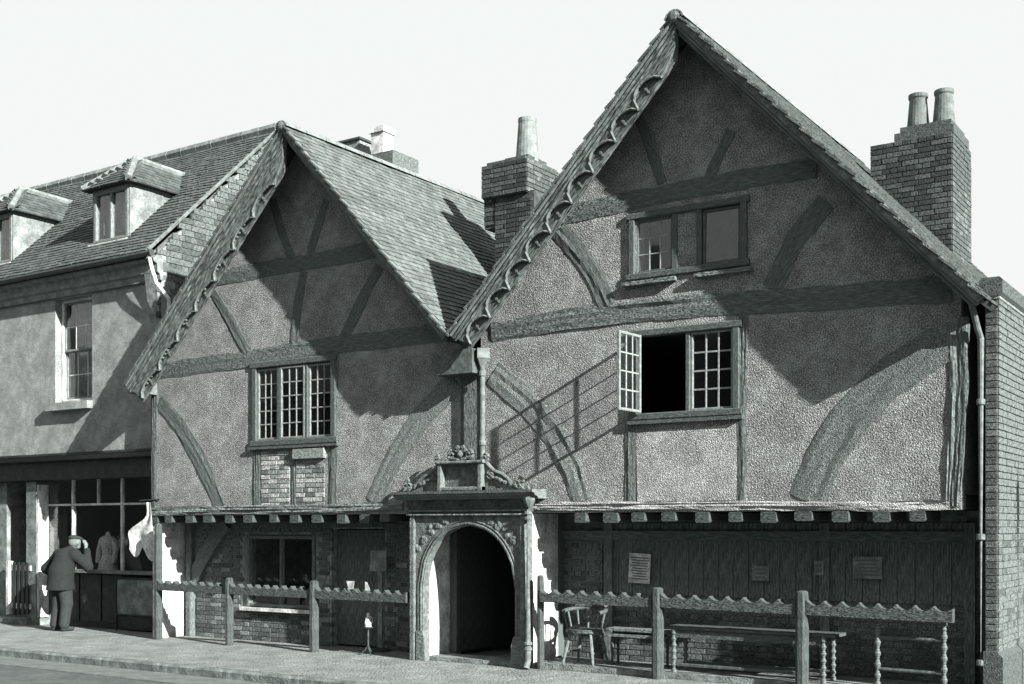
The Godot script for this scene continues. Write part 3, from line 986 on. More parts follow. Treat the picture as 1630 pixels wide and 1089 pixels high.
# ---------------------------------------------------------------- rendered shop at the left
func build_shop() -> void:
	var h := thing("shop_house", "pale rendered shop with two tiled dormers and dark shopfront", "house", Vector3(-21, 0, -0.25))
	var X0 := -34.0
	var X1 := -16.42
	var z := -0.25
	var win := Rect2(-19.38, 4.2, 1.08, 1.93)
	var win2 := Rect2(-24.0, 4.2, 1.08, 1.93)
	wall_with("rendered_wall", h, X0, X1, 3.2, 6.3, z - 0.3, z, [win, win2], M.render)
	plane_box("party_wall", h, X1 - 0.3, X1 - 0.002, 0.0, 3.2, -5.6, -0.75, M.render)
	plane_box("rear_wall", h, X0, X1, 0.0, 6.4, -6.2, -6.0, M.room)
	plane_box("upper_floor", h, X0, X1, 2.95, 3.19, -6.0, -0.72, M.room)
	plane_box("shop_back", h, X0, X1, 0.0, 2.95, -3.2, -3.0, M.room)
	plane_box("attic_floor", h, X0, X1, 6.31, 6.4, -6.0, z - 0.01, M.room)
	plane_box("rear_room_wall", h, X0, X1, 3.2, 6.3, -3.2, -3.0, M.room)
	for wr in [win, win2]:
		var w := group_part("sash_window", h)
		var fz := z - 0.17
		var f := Shape.new()
		for xx in [wr.position.x + 0.03, wr.end.x - 0.03]:
			f.beam(Vector3(xx, wr.position.y, fz), Vector3(xx, wr.end.y, fz), 0.08, 0.06, Vector3.RIGHT)
		for yy in [wr.position.y + 0.03, wr.end.y - 0.03]:
			f.beam(Vector3(wr.position.x, yy, fz), Vector3(wr.end.x, yy, fz), 0.08, 0.06, Vector3.UP)
		part("frame", f, M.white, w)
		light(h, "upper_sash", Vector3(wr.position.x + 0.06, wr.position.y + 0.95, fz), Vector3.RIGHT, Vector3.BACK, 0.96, 0.92, 3, 2, 0.045, 0.02, M.frame_light, M.white)
		light(h, "lower_sash", Vector3(wr.position.x + 0.06, wr.position.y + 0.06, fz - 0.04), Vector3.RIGHT, Vector3.BACK, 0.96, 0.92, 3, 2, 0.045, 0.02, M.frame_light, M.white)
		plane_box("window_sill", h, wr.position.x - 0.12, wr.end.x + 0.02, wr.position.y - 0.16, wr.position.y - 0.02, z - 0.2, z + 0.13, M.render)
		plane_box("net_curtain", h, wr.position.x + 0.1, wr.end.x - 0.05, wr.position.y + 0.1, wr.end.y - 0.05, fz - 0.2, fz - 0.19, M.grey_paint)
	# eaves cornice: stepped boards with a gutter
	var prof := PackedVector2Array([Vector2(0, 0), Vector2(0.06, 0.0), Vector2(0.07, 0.1), Vector2(0.12, 0.13), Vector2(0.13, 0.27), Vector2(0.2, 0.3), Vector2(0.22, 0.36), Vector2(0.0, 0.36)])
	var cs := Shape.new()
	cs.prism(prof, X0, X1 + 0.05, Transform3D(Basis(Vector3(0, 0, 1), Vector3(0, 1, 0), Vector3(1, 0, 0)), Vector3(0, 6.14, z)))
	part("cornice", cs, M.grey_paint, h)
	var gt := Shape.new()
	gt.tube([Vector3(X0, 6.55, 0.03), Vector3(X1 + 0.1, 6.56, 0.03)], [0.06], 8)
	part("gutter", gt, M.iron, h)
	var dp := Shape.new()
	dp.tube([Vector3(-16.4, 6.52, 0.03), Vector3(-16.36, 6.3, 0.0), Vector3(-16.3, 6.05, -0.05), Vector3(-16.02, 5.75, -0.08), Vector3(-16.02, 5.5, -0.08)], [0.032], 8)
	part("downpipe", dp, M.white, h)
	# roof
	var e := Vector3(0, 6.6, 0.06)
	var r := Vector3(0, 9.53, -3.05)
	var up := (r - e).normalized()
	var roof := group_part("roof", h)
	var S := (r - e).length()
	var bsl := Shape.new()
	var nrm := Vector3(0, -up.z, up.y)
	bsl.box(Transform3D(Basis(Vector3.RIGHT, up, Vector3.RIGHT.cross(up)), Vector3((X0 + X1) / 2 - 0.06, 0, 0) + (e + r) / 2 - nrm * 0.05), Vector3(X1 - X0 - 0.14, S, 0.06))
	bsl.box(Transform3D(Basis(Vector3.RIGHT, Vector3(0, up.y, -up.z), Vector3.RIGHT.cross(Vector3(0, up.y, -up.z))), Vector3((X0 + X1) / 2 - 0.06, (e.y + r.y) / 2 - 0.04, r.z - (e.z - r.z) / 2)), Vector3(X1 - X0 - 0.14, S, 0.06))
	part("boarding", bsl, M.tile_under, roof)
	var dorm := [-18.05, -21.55]
	var inside := func(p: Vector3) -> bool:
		for dx in dorm:
			if absf(p.x - dx) < 0.46 and p.z < -0.56 and p.z > -1.7:
				return false
		return true
	tile_slope(roof, Vector3(-26.0, e.y, e.z), Vector3.RIGHT, up, 26.0 + X1, S, 300, inside, 0.014, M.tile_dark)
	var x := X1 + 0.02
	while x > -27.0:
		var q := Shape.new()
		q.tint = Color.WHITE * rng.randf_range(0.8, 1.2)
		q.tube([Vector3(x, r.y + 0.01, r.z), Vector3(x - 0.43, r.y + 0.01, r.z)], [0.12, 0.115], 8)
		part("ridge_tile", q, M.ridge_tile, roof)
		x -= 0.445
	# end wall above the neighbour's roof
	var ew := group_part("end_wall", h)
	var side := Shape.new()
	side.prism(PackedVector2Array([Vector2(-0.27, 5.3), Vector2(-0.1, 6.5), Vector2(-3.05, 9.42), Vector2(-6.1, 6.5), Vector2(-6.1, 4.0), Vector2(-0.4, 4.0)]), X1 - 0.3, X1 - 0.02, Transform3D(Basis(Vector3(0, 0, 1), Vector3(0, 1, 0), Vector3(-1, 0, 0)), Vector3(2 * X1 - 0.32, 0, 0)))
	part("mortar_bed", side, M.mortar_pale, ew)
	var below := func(p: Vector3) -> bool:
		return p.y < e.y + (e.z - p.z) * (r.y - e.y) / (e.z - r.z) - 0.13 and p.z < -0.3 and p.y > 5.55
	brick_face(ew, Vector3(X1 - 0.01, 5.5, 0.1), Vector3.FORWARD, Vector3.RIGHT, 3.0, 3.8, [M.brick, M.brick_dark, M.brick, M.brick_dark, M.brick], [], 0.11, 0.27, 240, below)
	var fl := Shape.new()
	fl.beam(Vector3(X1, 6.62, 0.03), Vector3(X1, 9.45, -2.97), 0.05, 0.06, Vector3(0, 0.7, 0.7), 0.012)
	part("verge_fillet", fl, M.mortar_dark, ew)
	# dormers
	for dx in dorm:
		var d := group_part("dormer", h)
		var hw := 0.49
		var zf := -0.5
		var yb := 7.06
		var yt := 8.06
		var face := Shape.new()
		for xx in [dx - hw + 0.04, dx + hw - 0.04, dx]:
			face.beam(Vector3(xx, yb, zf), Vector3(xx, yt, zf), 0.09, 0.08 if xx != dx else 0.05, Vector3.RIGHT)
		face.beam(Vector3(dx - hw, yb + 0.04, zf), Vector3(dx + hw, yb + 0.04, zf), 0.1, 0.08, Vector3.UP)
		face.beam(Vector3(dx - hw, yt - 0.05, zf), Vector3(dx + hw, yt - 0.05, zf), 0.1, 0.1, Vector3.UP)
		part("window_frame", face, M.frame_light, d)
		plane_box("pane", d, dx - hw + 0.08, dx - 0.025, yb + 0.08, yt - 0.1, zf - 0.01, zf - 0.006, M.glass)
		plane_box("pane", d, dx + 0.025, dx + hw - 0.08, yb + 0.08, yt - 0.1, zf - 0.01, zf - 0.006, M.glass)
		plane_box("blind", d, dx - hw + 0.08, dx + hw - 0.08, yb + 0.05, yt - 0.1, zf - 0.2, zf - 0.18, M.grey_paint)
		for sx in [-1.0, 1.0]:
			var ck := Shape.new()
			var q0: float = dx + sx * hw
			ck.prism(PackedVector2Array([Vector2(zf + 0.03, yb - 0.05), Vector2(zf + 0.03, yt), Vector2(zf - 1.15, yt), Vector2(zf - 1.15, yt - 0.1)]), -0.03, 0.03, Transform3D(Basis(Vector3(0, 0, 1), Vector3(0, 1, 0), Vector3(-1, 0, 0)), Vector3(q0, 0, 0)))
			part("cheek", ck, M.cheek, d)
		plane_box("sill", d, dx - hw - 0.06, dx + hw + 0.06, yb - 0.06, yb - 0.003, zf - 0.1, zf + 0.12, M.white)
		# hipped roof
		var ew2 := hw + 0.16
		var ye := yt + 0.0
		var yr := yt + 0.62
		var za := zf - 0.5
		var A := Vector3(dx, yr, za)
		var B := Vector3(dx, yr - 0.04, zf - 2.2)
		var rs := Shape.new()
		var c0 := Vector3(dx - ew2, ye, zf + 0.16)
		var c1 := Vector3(dx + ew2, ye, zf + 0.16)
		var k0 := Vector3(dx - ew2, ye, zf - 1.35)
		var k1 := Vector3(dx + ew2, ye, zf - 1.35)
		rs.tri(c0, c1, A)
		rs.quad(c1, k1, B, A)
		rs.quad(k0, c0, A, B)
		rs.quad(c1, c0, k0, k1)
		part("boarding", rs, M.tile_under, d)
		var upf := (A - (c0 + c1) / 2).normalized()
		var run := (A - (c0 + c1) / 2).length()
		tile_slope(d, c0, Vector3.RIGHT, upf, 2 * ew2, run, 60, func(p: Vector3) -> bool: return absf(p.x - dx) < ew2 * (1.0 - (p.y - ye) / (yr - ye)) + 0.04, 0.004, M.tile_dark)
		var ups := (Vector3(dx, yr, 0) - Vector3(dx + ew2, ye, 0)).normalized()
		var rs2 := (Vector3(dx, yr, 0) - Vector3(dx + ew2, ye, 0)).length()
		tile_slope(d, c1, Vector3.FORWARD, ups, 2.2, rs2, 60, func(p: Vector3) -> bool: return p.z < zf + 0.18 - (p.y - ye) / (yr - ye) * 0.66 and p.y > 6.6 + (0.06 - p.z) * 0.942, 0.008, M.tile_dark)
		tile_slope(d, k0 + Vector3(0, 0, -0.7), Vector3.BACK, Vector3(-ups.x, ups.y, 0), 2.2, rs2, 0, func(p: Vector3) -> bool: return p.z < zf + 0.18 - (p.y - ye) / (yr - ye) * 0.66 and p.y > 6.6 + (0.06 - p.z) * 0.942, 0.008, M.tile_dark)
		for ln in [[c0, A], [c1, A], [A, B]]:
			var hp := Shape.new()
			hp.tube([ln[0] + Vector3(0, 0.03, 0), ln[1] + Vector3(0, 0.03, 0)], [0.065], 7)
			part("hip_tile", hp, M.ridge_tile, d)
	# shopfront
	var sz := -0.7
	var sx0 := -20.6
	var sx1 := -16.62
	var fas := Shape.new()
	fas.bx(X0, sx1 + 0.2, 2.78, 3.13, sz - 0.05, sz + 0.32)
	part("fascia", fas, M.black_paint, h)
	var co := Shape.new()
	co.prism(PackedVector2Array([Vector2(-0.5, 0), Vector2(0.42, 0.0), Vector2(0.5, 0.07), Vector2(0.56, 0.08), Vector2(0.56, 0.12), Vector2(-0.5, 0.16)]), X0, sx1 + 0.22, Transform3D(Basis(Vector3(0, 0, 1), Vector3(0, 1, 0), Vector3(1, 0, 0)), Vector3(0, 3.13, sz)))
	part("shop_cornice", co, M.black_paint, h)
	var sill := Shape.new()
	sill.bx(-19.95, sx1, 1.03, 1.09, sz - 0.1, sz + 0.12)
	part("shop_sill", sill, M.grey_paint, h)
	var rw := group_part("stall_riser", h)
	for i in 5:
		plane_box("panel", rw, -19.9 + i * 0.65, -19.9 + i * 0.65 + 0.6, 0.12, 1.0, sz - 0.06, sz - 0.0, M.black_paint)
	plane_box("rail", rw, -19.95, sx1, 0.0, 1.03, sz - 0.12, sz - 0.03, M.black_paint)
	for q in [[at(117, 800, sz).x, 0.055], [at(195, 800, sz).x, 0.05], [at(157, 800, sz).x, 0.025]]:
		var mu := Shape.new()
		mu.beam(Vector3(q[0], 1.09 if q[1] > 0.03 else 2.31, sz), Vector3(q[0], 2.78, sz), 0.07, q[1], Vector3.RIGHT)
		part("mullion", mu, M.white, h)
	var tr := Shape.new()
	tr.beam(Vector3(-20.25, 2.31, sz), Vector3(sx1, 2.31, sz), 0.055, 0.04, Vector3.UP)
	part("transom", tr, M.white, h)
	var m0 := at(117, 800, sz).x
	var m1 := at(195, 800, sz).x
	for xx in [[-20.2, m0 - 0.03], [m0 + 0.03, m1 - 0.03], [m1 + 0.03, sx1]]:
		plane_box("pane", h, xx[0], xx[1], 1.1, 2.28, sz - 0.012, sz - 0.006, M.glass)
		plane_box("pane", h, xx[0], xx[1], 2.34, 2.77, sz - 0.012, sz - 0.006, M.glass)
	# pilaster beside the shop door, its lit flank painted white
	plane_box("pilaster", h, -20.62, -20.3, 0.0, 2.76, sz - 0.3, sz + 0.22, M.grey_paint)
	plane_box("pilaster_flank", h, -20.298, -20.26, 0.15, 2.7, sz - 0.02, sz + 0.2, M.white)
	plane_box("pilaster", h, -23.2, -21.44, 0.0, 2.76, sz - 0.3, sz + 0.1, M.grey_paint)
	plane_box("door", h, -21.44, -20.62, 0.1, 2.3, sz - 0.75, sz - 0.7, M.black_paint)
	plane_box("door_step", h, -22.6, -20.5, 0.004, 0.14, sz - 0.6, sz + 0.3, M.stone)
	plane_box("end_pilaster", h, sx1, sx1 + 0.2, 0.0, 2.77, sz - 0.2, sz + 0.05, M.black_paint)

# ---------------------------------------------------------------- carved doorway
func leaf(s: Shape, p: Vector3, r: float, turn: float) -> void:     # one carved leaf
	var xf := Transform3D(Basis(Vector3.BACK, turn) * Basis(Vector3.UP, rng.randf_range(-0.6, 0.6)) * Basis.from_scale(Vector3(r, r * 0.5, r * 0.45)), p)
	s.lathe(xf * Transform3D(Basis(Vector3.BACK, -PI / 2), Vector3.ZERO), [[0.0, -1.0], [0.7, -0.6], [1.0, -0.1], [0.75, 0.45], [0.25, 0.85], [0.0, 1.0]], 7)

func spiral(s: Shape, c: Vector3, r: float, sx: float, thick: float) -> void:   # a carved volute
	var pts := []
	var rad := []
	for i in 19:
		var t := i / 18.0
		var g := PI * 0.5 - t * TAU * 1.25
		var q := r * (1.0 - 0.75 * t)
		pts.append(c + Vector3(sx * q * cos(g), q * sin(g), 0.02 * t))
		rad.append(thick * (1.0 - 0.4 * t))
	s.tube(pts, rad, 6)

func build_doorway() -> void:
	var h := thing("carved_doorway", "dark carved pointed-arch doorway with cartouche on its cornice", "doorway", Vector3(-9.62, 0, 0.1))
	var x0 := -10.62
	var x1 := -8.64
	var a0 := -10.4
	var a1 := -8.83
	var cx := (a0 + a1) / 2     # the arch leans a little to the left of the panel above
	var C: StandardMaterial3D = M.carved
	# four-centred arch outline
	var arch := PackedVector2Array()
	for i in 25:
		var t := i / 24.0
		var u := absf(t - 0.5) * 2.0
		var x := lerpf(a1, a0, t)
		var y := 1.08 + 0.8 * pow(1.0 - pow(u, 2.5), 0.6) + (0.035 * pow(1.0 - u, 3.0))
		if i == 0 or i == 24:
			y = 1.05
		arch.append(Vector2(x, y))
	var ol := PackedVector2Array([Vector2(x0, 0), Vector2(x0, 2.1), Vector2(x1, 2.1), Vector2(x1, 0), Vector2(a1, 0)])
	ol.append_array(arch)
	ol.append(Vector2(a0, 0))
	var s := Shape.new()
	s.prism(ol, 0.0, 0.14)
	part("arch_front", s, C, h)
	for off in [[0.03, 0.016], [0.075, 0.011]]:
		var pts := []
		pts.append(Vector3(a1 + off[0], 0.3, 0.142))
		for q in arch:
			var dir := (q - Vector2(cx, 1.0)).normalized()
			var k: Vector2 = q + dir * off[0]
			pts.append(Vector3(k.x, k.y, 0.142))
		pts.append(Vector3(a0 - off[0], 0.3, 0.142))
		var r := Shape.new()
		r.tube(pts, [off[1]], 6)
		part("arch_moulding", r, C, h)
	# carved leaves in the spandrels
	for sx in [-1.0, 1.0]:
		var lv := Shape.new()
		for i in 14:
			var t := i / 13.0
			var px: float = cx + sx * lerpf(0.32, 0.86, t)
			var py := lerpf(1.98, 1.58, t * t) - rng.randf() * 0.05
			if i % 3 == 0:
				px += sx * 0.08
			lv.ball(Vector3(px, py, 0.14), Vector3(rng.randf_range(0.03, 0.055), rng.randf_range(0.025, 0.05), 0.02), 7)
		part("spandrel_carving", lv, C, h)
		var bl := Shape.new()
		var jx := a0 if sx < 0 else a1
		bl.prism(PackedVector2Array([Vector2(jx - sx * 0.06, 0.0), Vector2(jx + sx * 0.1, 0.0), Vector2(jx + sx * 0.1, 0.42), Vector2(jx - sx * 0.01, 0.42), Vector2(jx - sx * 0.045, 0.3)]), 0.05, 0.165)
		part("plinth_block", bl, M.weathered, h)
		var st := Shape.new()
		var ex := x0 + 0.05 if sx < 0 else x1 - 0.05
		st.beam(Vector3(ex, 0.0, 0.15), Vector3(ex, 2.08, 0.15), 0.05, 0.09, Vector3.RIGHT)
		part("edge_strip", st, C, h)
	# frieze and cornice
	var fr := Shape.new()
	fr.bx(x0 - 0.02, x1 + 0.03, 2.101, 2.27, 0.0, 0.17)
	part("frieze", fr, M.carved_dark, h)
	var prof := PackedVector2Array([Vector2(-0.1, 0), Vector2(0.2, 0.0), Vector2(0.22, 0.03), Vector2(0.28, 0.045), Vector2(0.3, 0.075), Vector2(0.34, 0.08), Vector2(0.35, 0.115), Vector2(-0.1, 0.125)])
	var cs := Shape.new()
	cs.prism(prof, x0 - 0.2, x1 + 0.22, Transform3D(Basis(Vector3(0, 0, 1), Vector3(0, 1, 0), Vector3(1, 0, 0)), Vector3(0, 2.271, 0)))
	part("cornice", cs, M.weathered, h)
	for y in [2.115, 2.06]:
		var ml := Shape.new()
		ml.beam(Vector3(x0 - 0.03, y, 0.18), Vector3(x1 + 0.04, y, 0.18), 0.035, 0.025, Vector3.UP, 0.008)
		part("moulding", ml, M.weathered, h)
	# cartouche
	var k0 := -10.1
	var k1 := -9.34
	var yb := 2.4
	var yt := 2.77
	plane_box("panel", h, k0 + 0.03, k1 - 0.03, yb, yt, 0.06, 0.1, C)
	var fm := Shape.new()
	for x in [k0 + 0.035, k1 - 0.035]:
		fm.beam(Vector3(x, yb - 0.005, 0.15), Vector3(x, yt, 0.15), 0.1, 0.07, Vector3.RIGHT, 0.01)
	fm.beam(Vector3(k0, yb + 0.02, 0.148), Vector3(k1, yb + 0.02, 0.148), 0.1, 0.05, Vector3.UP, 0.01)
	fm.beam(Vector3(k0 - 0.03, yt + 0.015, 0.15), Vector3(k1 + 0.03, yt + 0.015, 0.15), 0.14, 0.04, Vector3.UP, 0.01)
	part("panel_frame", fm, M.weathered, h)
	var oc := Vector3((k0 + k1) / 2, yt + 0.03, 0.15)
	var orn := Shape.new()
	orn.prism(PackedVector2Array([Vector2(oc.x - 0.22, oc.y), Vector2(oc.x + 0.22, oc.y), Vector2(oc.x + 0.2, oc.y + 0.1), Vector2(oc.x + 0.08, oc.y + 0.15), Vector2(oc.x, oc.y + 0.22), Vector2(oc.x - 0.08, oc.y + 0.15), Vector2(oc.x - 0.2, oc.y + 0.1)]), 0.1, 0.14)
	for sx in [-1.0, 1.0]:
		spiral(orn, oc + Vector3(sx * 0.15, 0.085, 0.01), 0.07, sx, 0.024)
		spiral(orn, oc + Vector3(sx * 0.06, 0.165, 0.01), 0.045, -sx, 0.018)
		for i in 4:
			leaf(orn, oc + Vector3(sx * (0.05 + 0.05 * i), 0.03 + 0.01 * i, 0.02), 0.05, sx * 0.5 + (PI if sx < 0 else 0.0))
		spiral(orn, Vector3(oc.x + sx * 0.4, oc.y + 0.035, 0.13), 0.06, sx, 0.022)
	orn.ball(oc + Vector3(0, 0.1, 0.02), Vector3(0.045, 0.055, 0.04))
	part("crest", orn, C, h)
	for sx in [-1.0, 1.0]:
		var bx := k0 if sx < 0 else k1
		var sc := Shape.new()
		var pl := PackedVector2Array()
		for i in 19:
			var t := i / 18.0
			pl.append(Vector2(bx + sx * (0.01 + 0.68 * t), yb + 0.05 + 0.33 * pow(1.0 - t, 2.0) + 0.05 * maxf(0.0, sin(t * PI * 2.2 - 1.6))))
		pl.append(Vector2(bx + sx * 0.72, yb - 0.004))
		pl.append(Vector2(bx + sx * 0.01, yb - 0.004))
		sc.prism(pl, 0.07, 0.12)
		part("scroll_bracket", sc, C, h)
		var sp := Shape.new()
		var rim := []
		for i in 15:
			var t := i / 14.0
			rim.append(Vector3(bx + sx * (0.02 + 0.62 * t), yb + 0.05 + 0.33 * pow(1.0 - t, 2.0) + 0.05 * maxf(0.0, sin(t * PI * 2.2 - 1.6)), 0.12))
		sp.tube(rim, [0.028], 7)
		spiral(sp, Vector3(bx + sx * 0.56, yb + 0.075, 0.12), 0.085, sx, 0.027)
		spiral(sp, Vector3(bx + sx * 0.11, yb + 0.2, 0.12), 0.07, -sx, 0.024)
		part("scroll", sp, C, h)
		for i in 7:
			var lf := Shape.new()
			var t := (i + 0.5) / 7.0
			leaf(lf, Vector3(bx + sx * (0.08 + 0.56 * t), yb + 0.035 + 0.17 * pow(1.0 - t, 1.6), 0.125), 0.07, sx * (-0.7 + 0.4 * (i % 2)) + (PI if sx < 0 else 0.0))
			part("scroll_leaf", lf, C, h)
	# flanks, inner reveals, passage
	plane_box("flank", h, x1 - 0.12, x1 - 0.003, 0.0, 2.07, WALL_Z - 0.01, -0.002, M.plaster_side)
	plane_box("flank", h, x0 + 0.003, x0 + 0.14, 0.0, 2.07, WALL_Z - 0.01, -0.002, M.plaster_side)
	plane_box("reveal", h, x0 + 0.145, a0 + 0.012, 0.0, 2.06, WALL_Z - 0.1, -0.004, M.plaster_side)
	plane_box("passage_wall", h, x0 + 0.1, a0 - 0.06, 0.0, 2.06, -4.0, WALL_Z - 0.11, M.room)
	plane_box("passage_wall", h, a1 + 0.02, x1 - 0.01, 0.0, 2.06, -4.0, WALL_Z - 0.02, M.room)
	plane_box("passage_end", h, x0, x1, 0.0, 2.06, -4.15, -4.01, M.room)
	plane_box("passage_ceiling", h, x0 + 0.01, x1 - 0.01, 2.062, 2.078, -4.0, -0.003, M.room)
	var jb := Shape.new()
	jb.beam(Vector3(a0 + 0.1, 0.06, -0.5), Vector3(a0 + 0.1, 1.95, -0.5), 0.1, 0.11, Vector3.RIGHT)
	part("door_jamb", jb, M.oak, h)
	var dl := group_part("door", h)
	for i in 4:
		plane_box("plank", dl, a0 + 0.04, a0 + 0.085, 0.07, 1.95, -0.6 - i * 0.23 - 0.224, -0.6 - i * 0.23, M.oak)
	plane_box("threshold", h, a0 - 0.02, a1 + 0.02, 0.004, 0.06, -0.4, 0.06, M.stone)
	# rainwater pipe at its right corner
	var pp := Shape.new()
	var q := Vector3(x1 + 0.06, 0, 0.2)
	pp.tube([q + Vector3(0, 0.02, 0.05), q + Vector3(0, 0.12, 0), q + Vector3(0, 2.2, 0)], [0.042], 10)
	for y in [0.25, 0.32, 1.98, 2.05]:
		pp.lathe(Transform3D(Basis.IDENTITY, q + Vector3(0, y, 0)), [[0.042, 0.0], [0.056, 0.01], [0.056, 0.04], [0.042, 0.05]], 10)
	pp.lathe(Transform3D(Basis.IDENTITY, q + Vector3(0.02, 2.16, 0)), [[0.04, 0.0], [0.085, 0.09], [0.09, 0.15], [0.0, 0.15]], 8)
	part("downpipe", pp, M.pipe, h)

# ---------------------------------------------------------------- fences
func scallop_rail(parent: Node3D, xa: float, xb: float, ya: float, yb: float, z: float, pitch: float) -> void:
	var n := int(round((xb - xa) / pitch))
	var top := PackedVector2Array()
	for i in n:
		for j in 8:
			var t := j / 8.0
			var x := lerpf(xa, xb, (i + t) / n)
			var y := lerpf(ya, yb, (i + t) / n)
			top.append(Vector2(x, y + 0.018 - 0.06 * pow(sin(PI * t), 0.75) + rng.randf_range(-0.002, 0.002)))
	top.append(Vector2(xb, yb))
	top.append(Vector2(xb, yb - 0.15))
	top.append(Vector2(xa, ya - 0.15))
	var s := Shape.new()
	s.prism(top, z - 0.05, z + 0.05)
	part("rail", s, M.fence, parent)

func fence_post(parent: Node3D, x: float, z: float, y1: float, w: float) -> void:
	var s := Shape.new()
	var pr := []
	for j in 8:
		var g := TAU * (j + 0.5) / 8
		pr.append(Vector2(cos(g), sin(g)) * (w / 2 / cos(PI / 8)))
	var cs := []
	var xs := []
	var ys := []
	for i in 9:
		var t := i / 8.0
		var k: float = 1.0 if i < 7 else [0.9, 0.55][i - 7]
		var y: float = lerpf(-0.05, y1 - 0.03, minf(1.0, t * 8.0 / 6.5)) if i < 7 else y1 - 0.03 + [0.015, 0.03][i - 7]
		cs.append(Vector3(x + 0.006 * fn.get_noise_2d(x * 50, i * 30.0), y, z))
		xs.append(Vector3.RIGHT * k)
		ys.append(Vector3(0, 0, -1) * k)
	s.sweep_ring(cs, xs, ys, pr)
	part("post", s, M.fence, parent)

func build_fences() -> void:
	var f := thing("fence", "scalloped wooden rail fence before the brick-infilled left house", "fence", Vector3(-13.4, 0, 0.15), "scalloped rail fences")
	var xs := [at(252, 1000, 0.12).x, at(365, 1000, 0.15).x, at(500, 1000, 0.15).x, -10.66]
	fence_post(f, xs[0], 0.12, JET - 0.14, 0.13)
	fence_post(f, xs[1], 0.15, 1.08, 0.13)
	fence_post(f, xs[2], 0.15, 1.08, 0.14)
	scallop_rail(f, xs[0] + 0.06, xs[1] - 0.06, 0.98, 0.97, 0.14, 0.2)
	scallop_rail(f, xs[1] + 0.06, xs[2] - 0.06, 0.97, 0.965, 0.15, 0.19)
	scallop_rail(f, xs[2] + 0.06, xs[3], 0.965, 0.96, 0.15, 0.19)
	var g := thing("fence", "scalloped wooden rail fence with round-topped posts right of the doorway", "fence", Vector3(-5.9, 0, 0.1), "scalloped rail fences")
	var ps := [at(858, 1000, 0.1).x, at(1047, 1000, 0.1).x, at(1277, 1000, 0.1).x, at(1518, 1000, 0.1).x]
	fence_post(g, ps[0], 0.06, 1.25, 0.09)
	fence_post(g, ps[1], 0.1, 1.14, 0.14)
	fence_post(g, ps[2], 0.1, 1.155, 0.14)
	scallop_rail(g, ps[0] + 0.04, ps[1] - 0.065, 1.05, 1.04, 0.1, 0.215)
	scallop_rail(g, ps[1] + 0.065, ps[2] - 0.065, 1.045, 1.03, 0.1, 0.215)
	scallop_rail(g, ps[2] + 0.065, ps[3], 1.03, 1.01, 0.1, 0.215)

# ---------------------------------------------------------------- furniture set out under the jetty
func turned(parent: Node3D, called: String, x: float, z: float, y0: float, y1: float, r: float, m: Material, finial := false) -> void:
	var H := y1 - y0
	var pr := [[r, 0.0], [r, 0.08]]
	var n := 5
	for i in n:
		var b := lerpf(0.1, 0.86, i / float(n))
		var st := 0.76 / n
		pr.append([r * 0.55, b])
		pr.append([r * 0.75, b + st * 0.25])
		pr.append([r * 1.1, b + st * 0.5])
		pr.append([r * 0.8, b + st * 0.75])
	pr.append([r * 0.6, 0.87])
	if finial:
		pr.append_array([[r * 0.9, 0.89], [r * 0.5, 0.92], [r * 1.05, 0.95], [r * 0.9, 0.985], [0.0, 1.0]])
	else:
		pr.append_array([[r * 1.1, 0.9], [r * 1.1, 1.0], [0.0, 1.0]])
	for k in pr:
		k[1] *= H
	var s := Shape.new()
	s.lathe(Transform3D(Basis.IDENTITY, Vector3(x, y0, z)), pr, 12)
	part(called, s, m, parent)

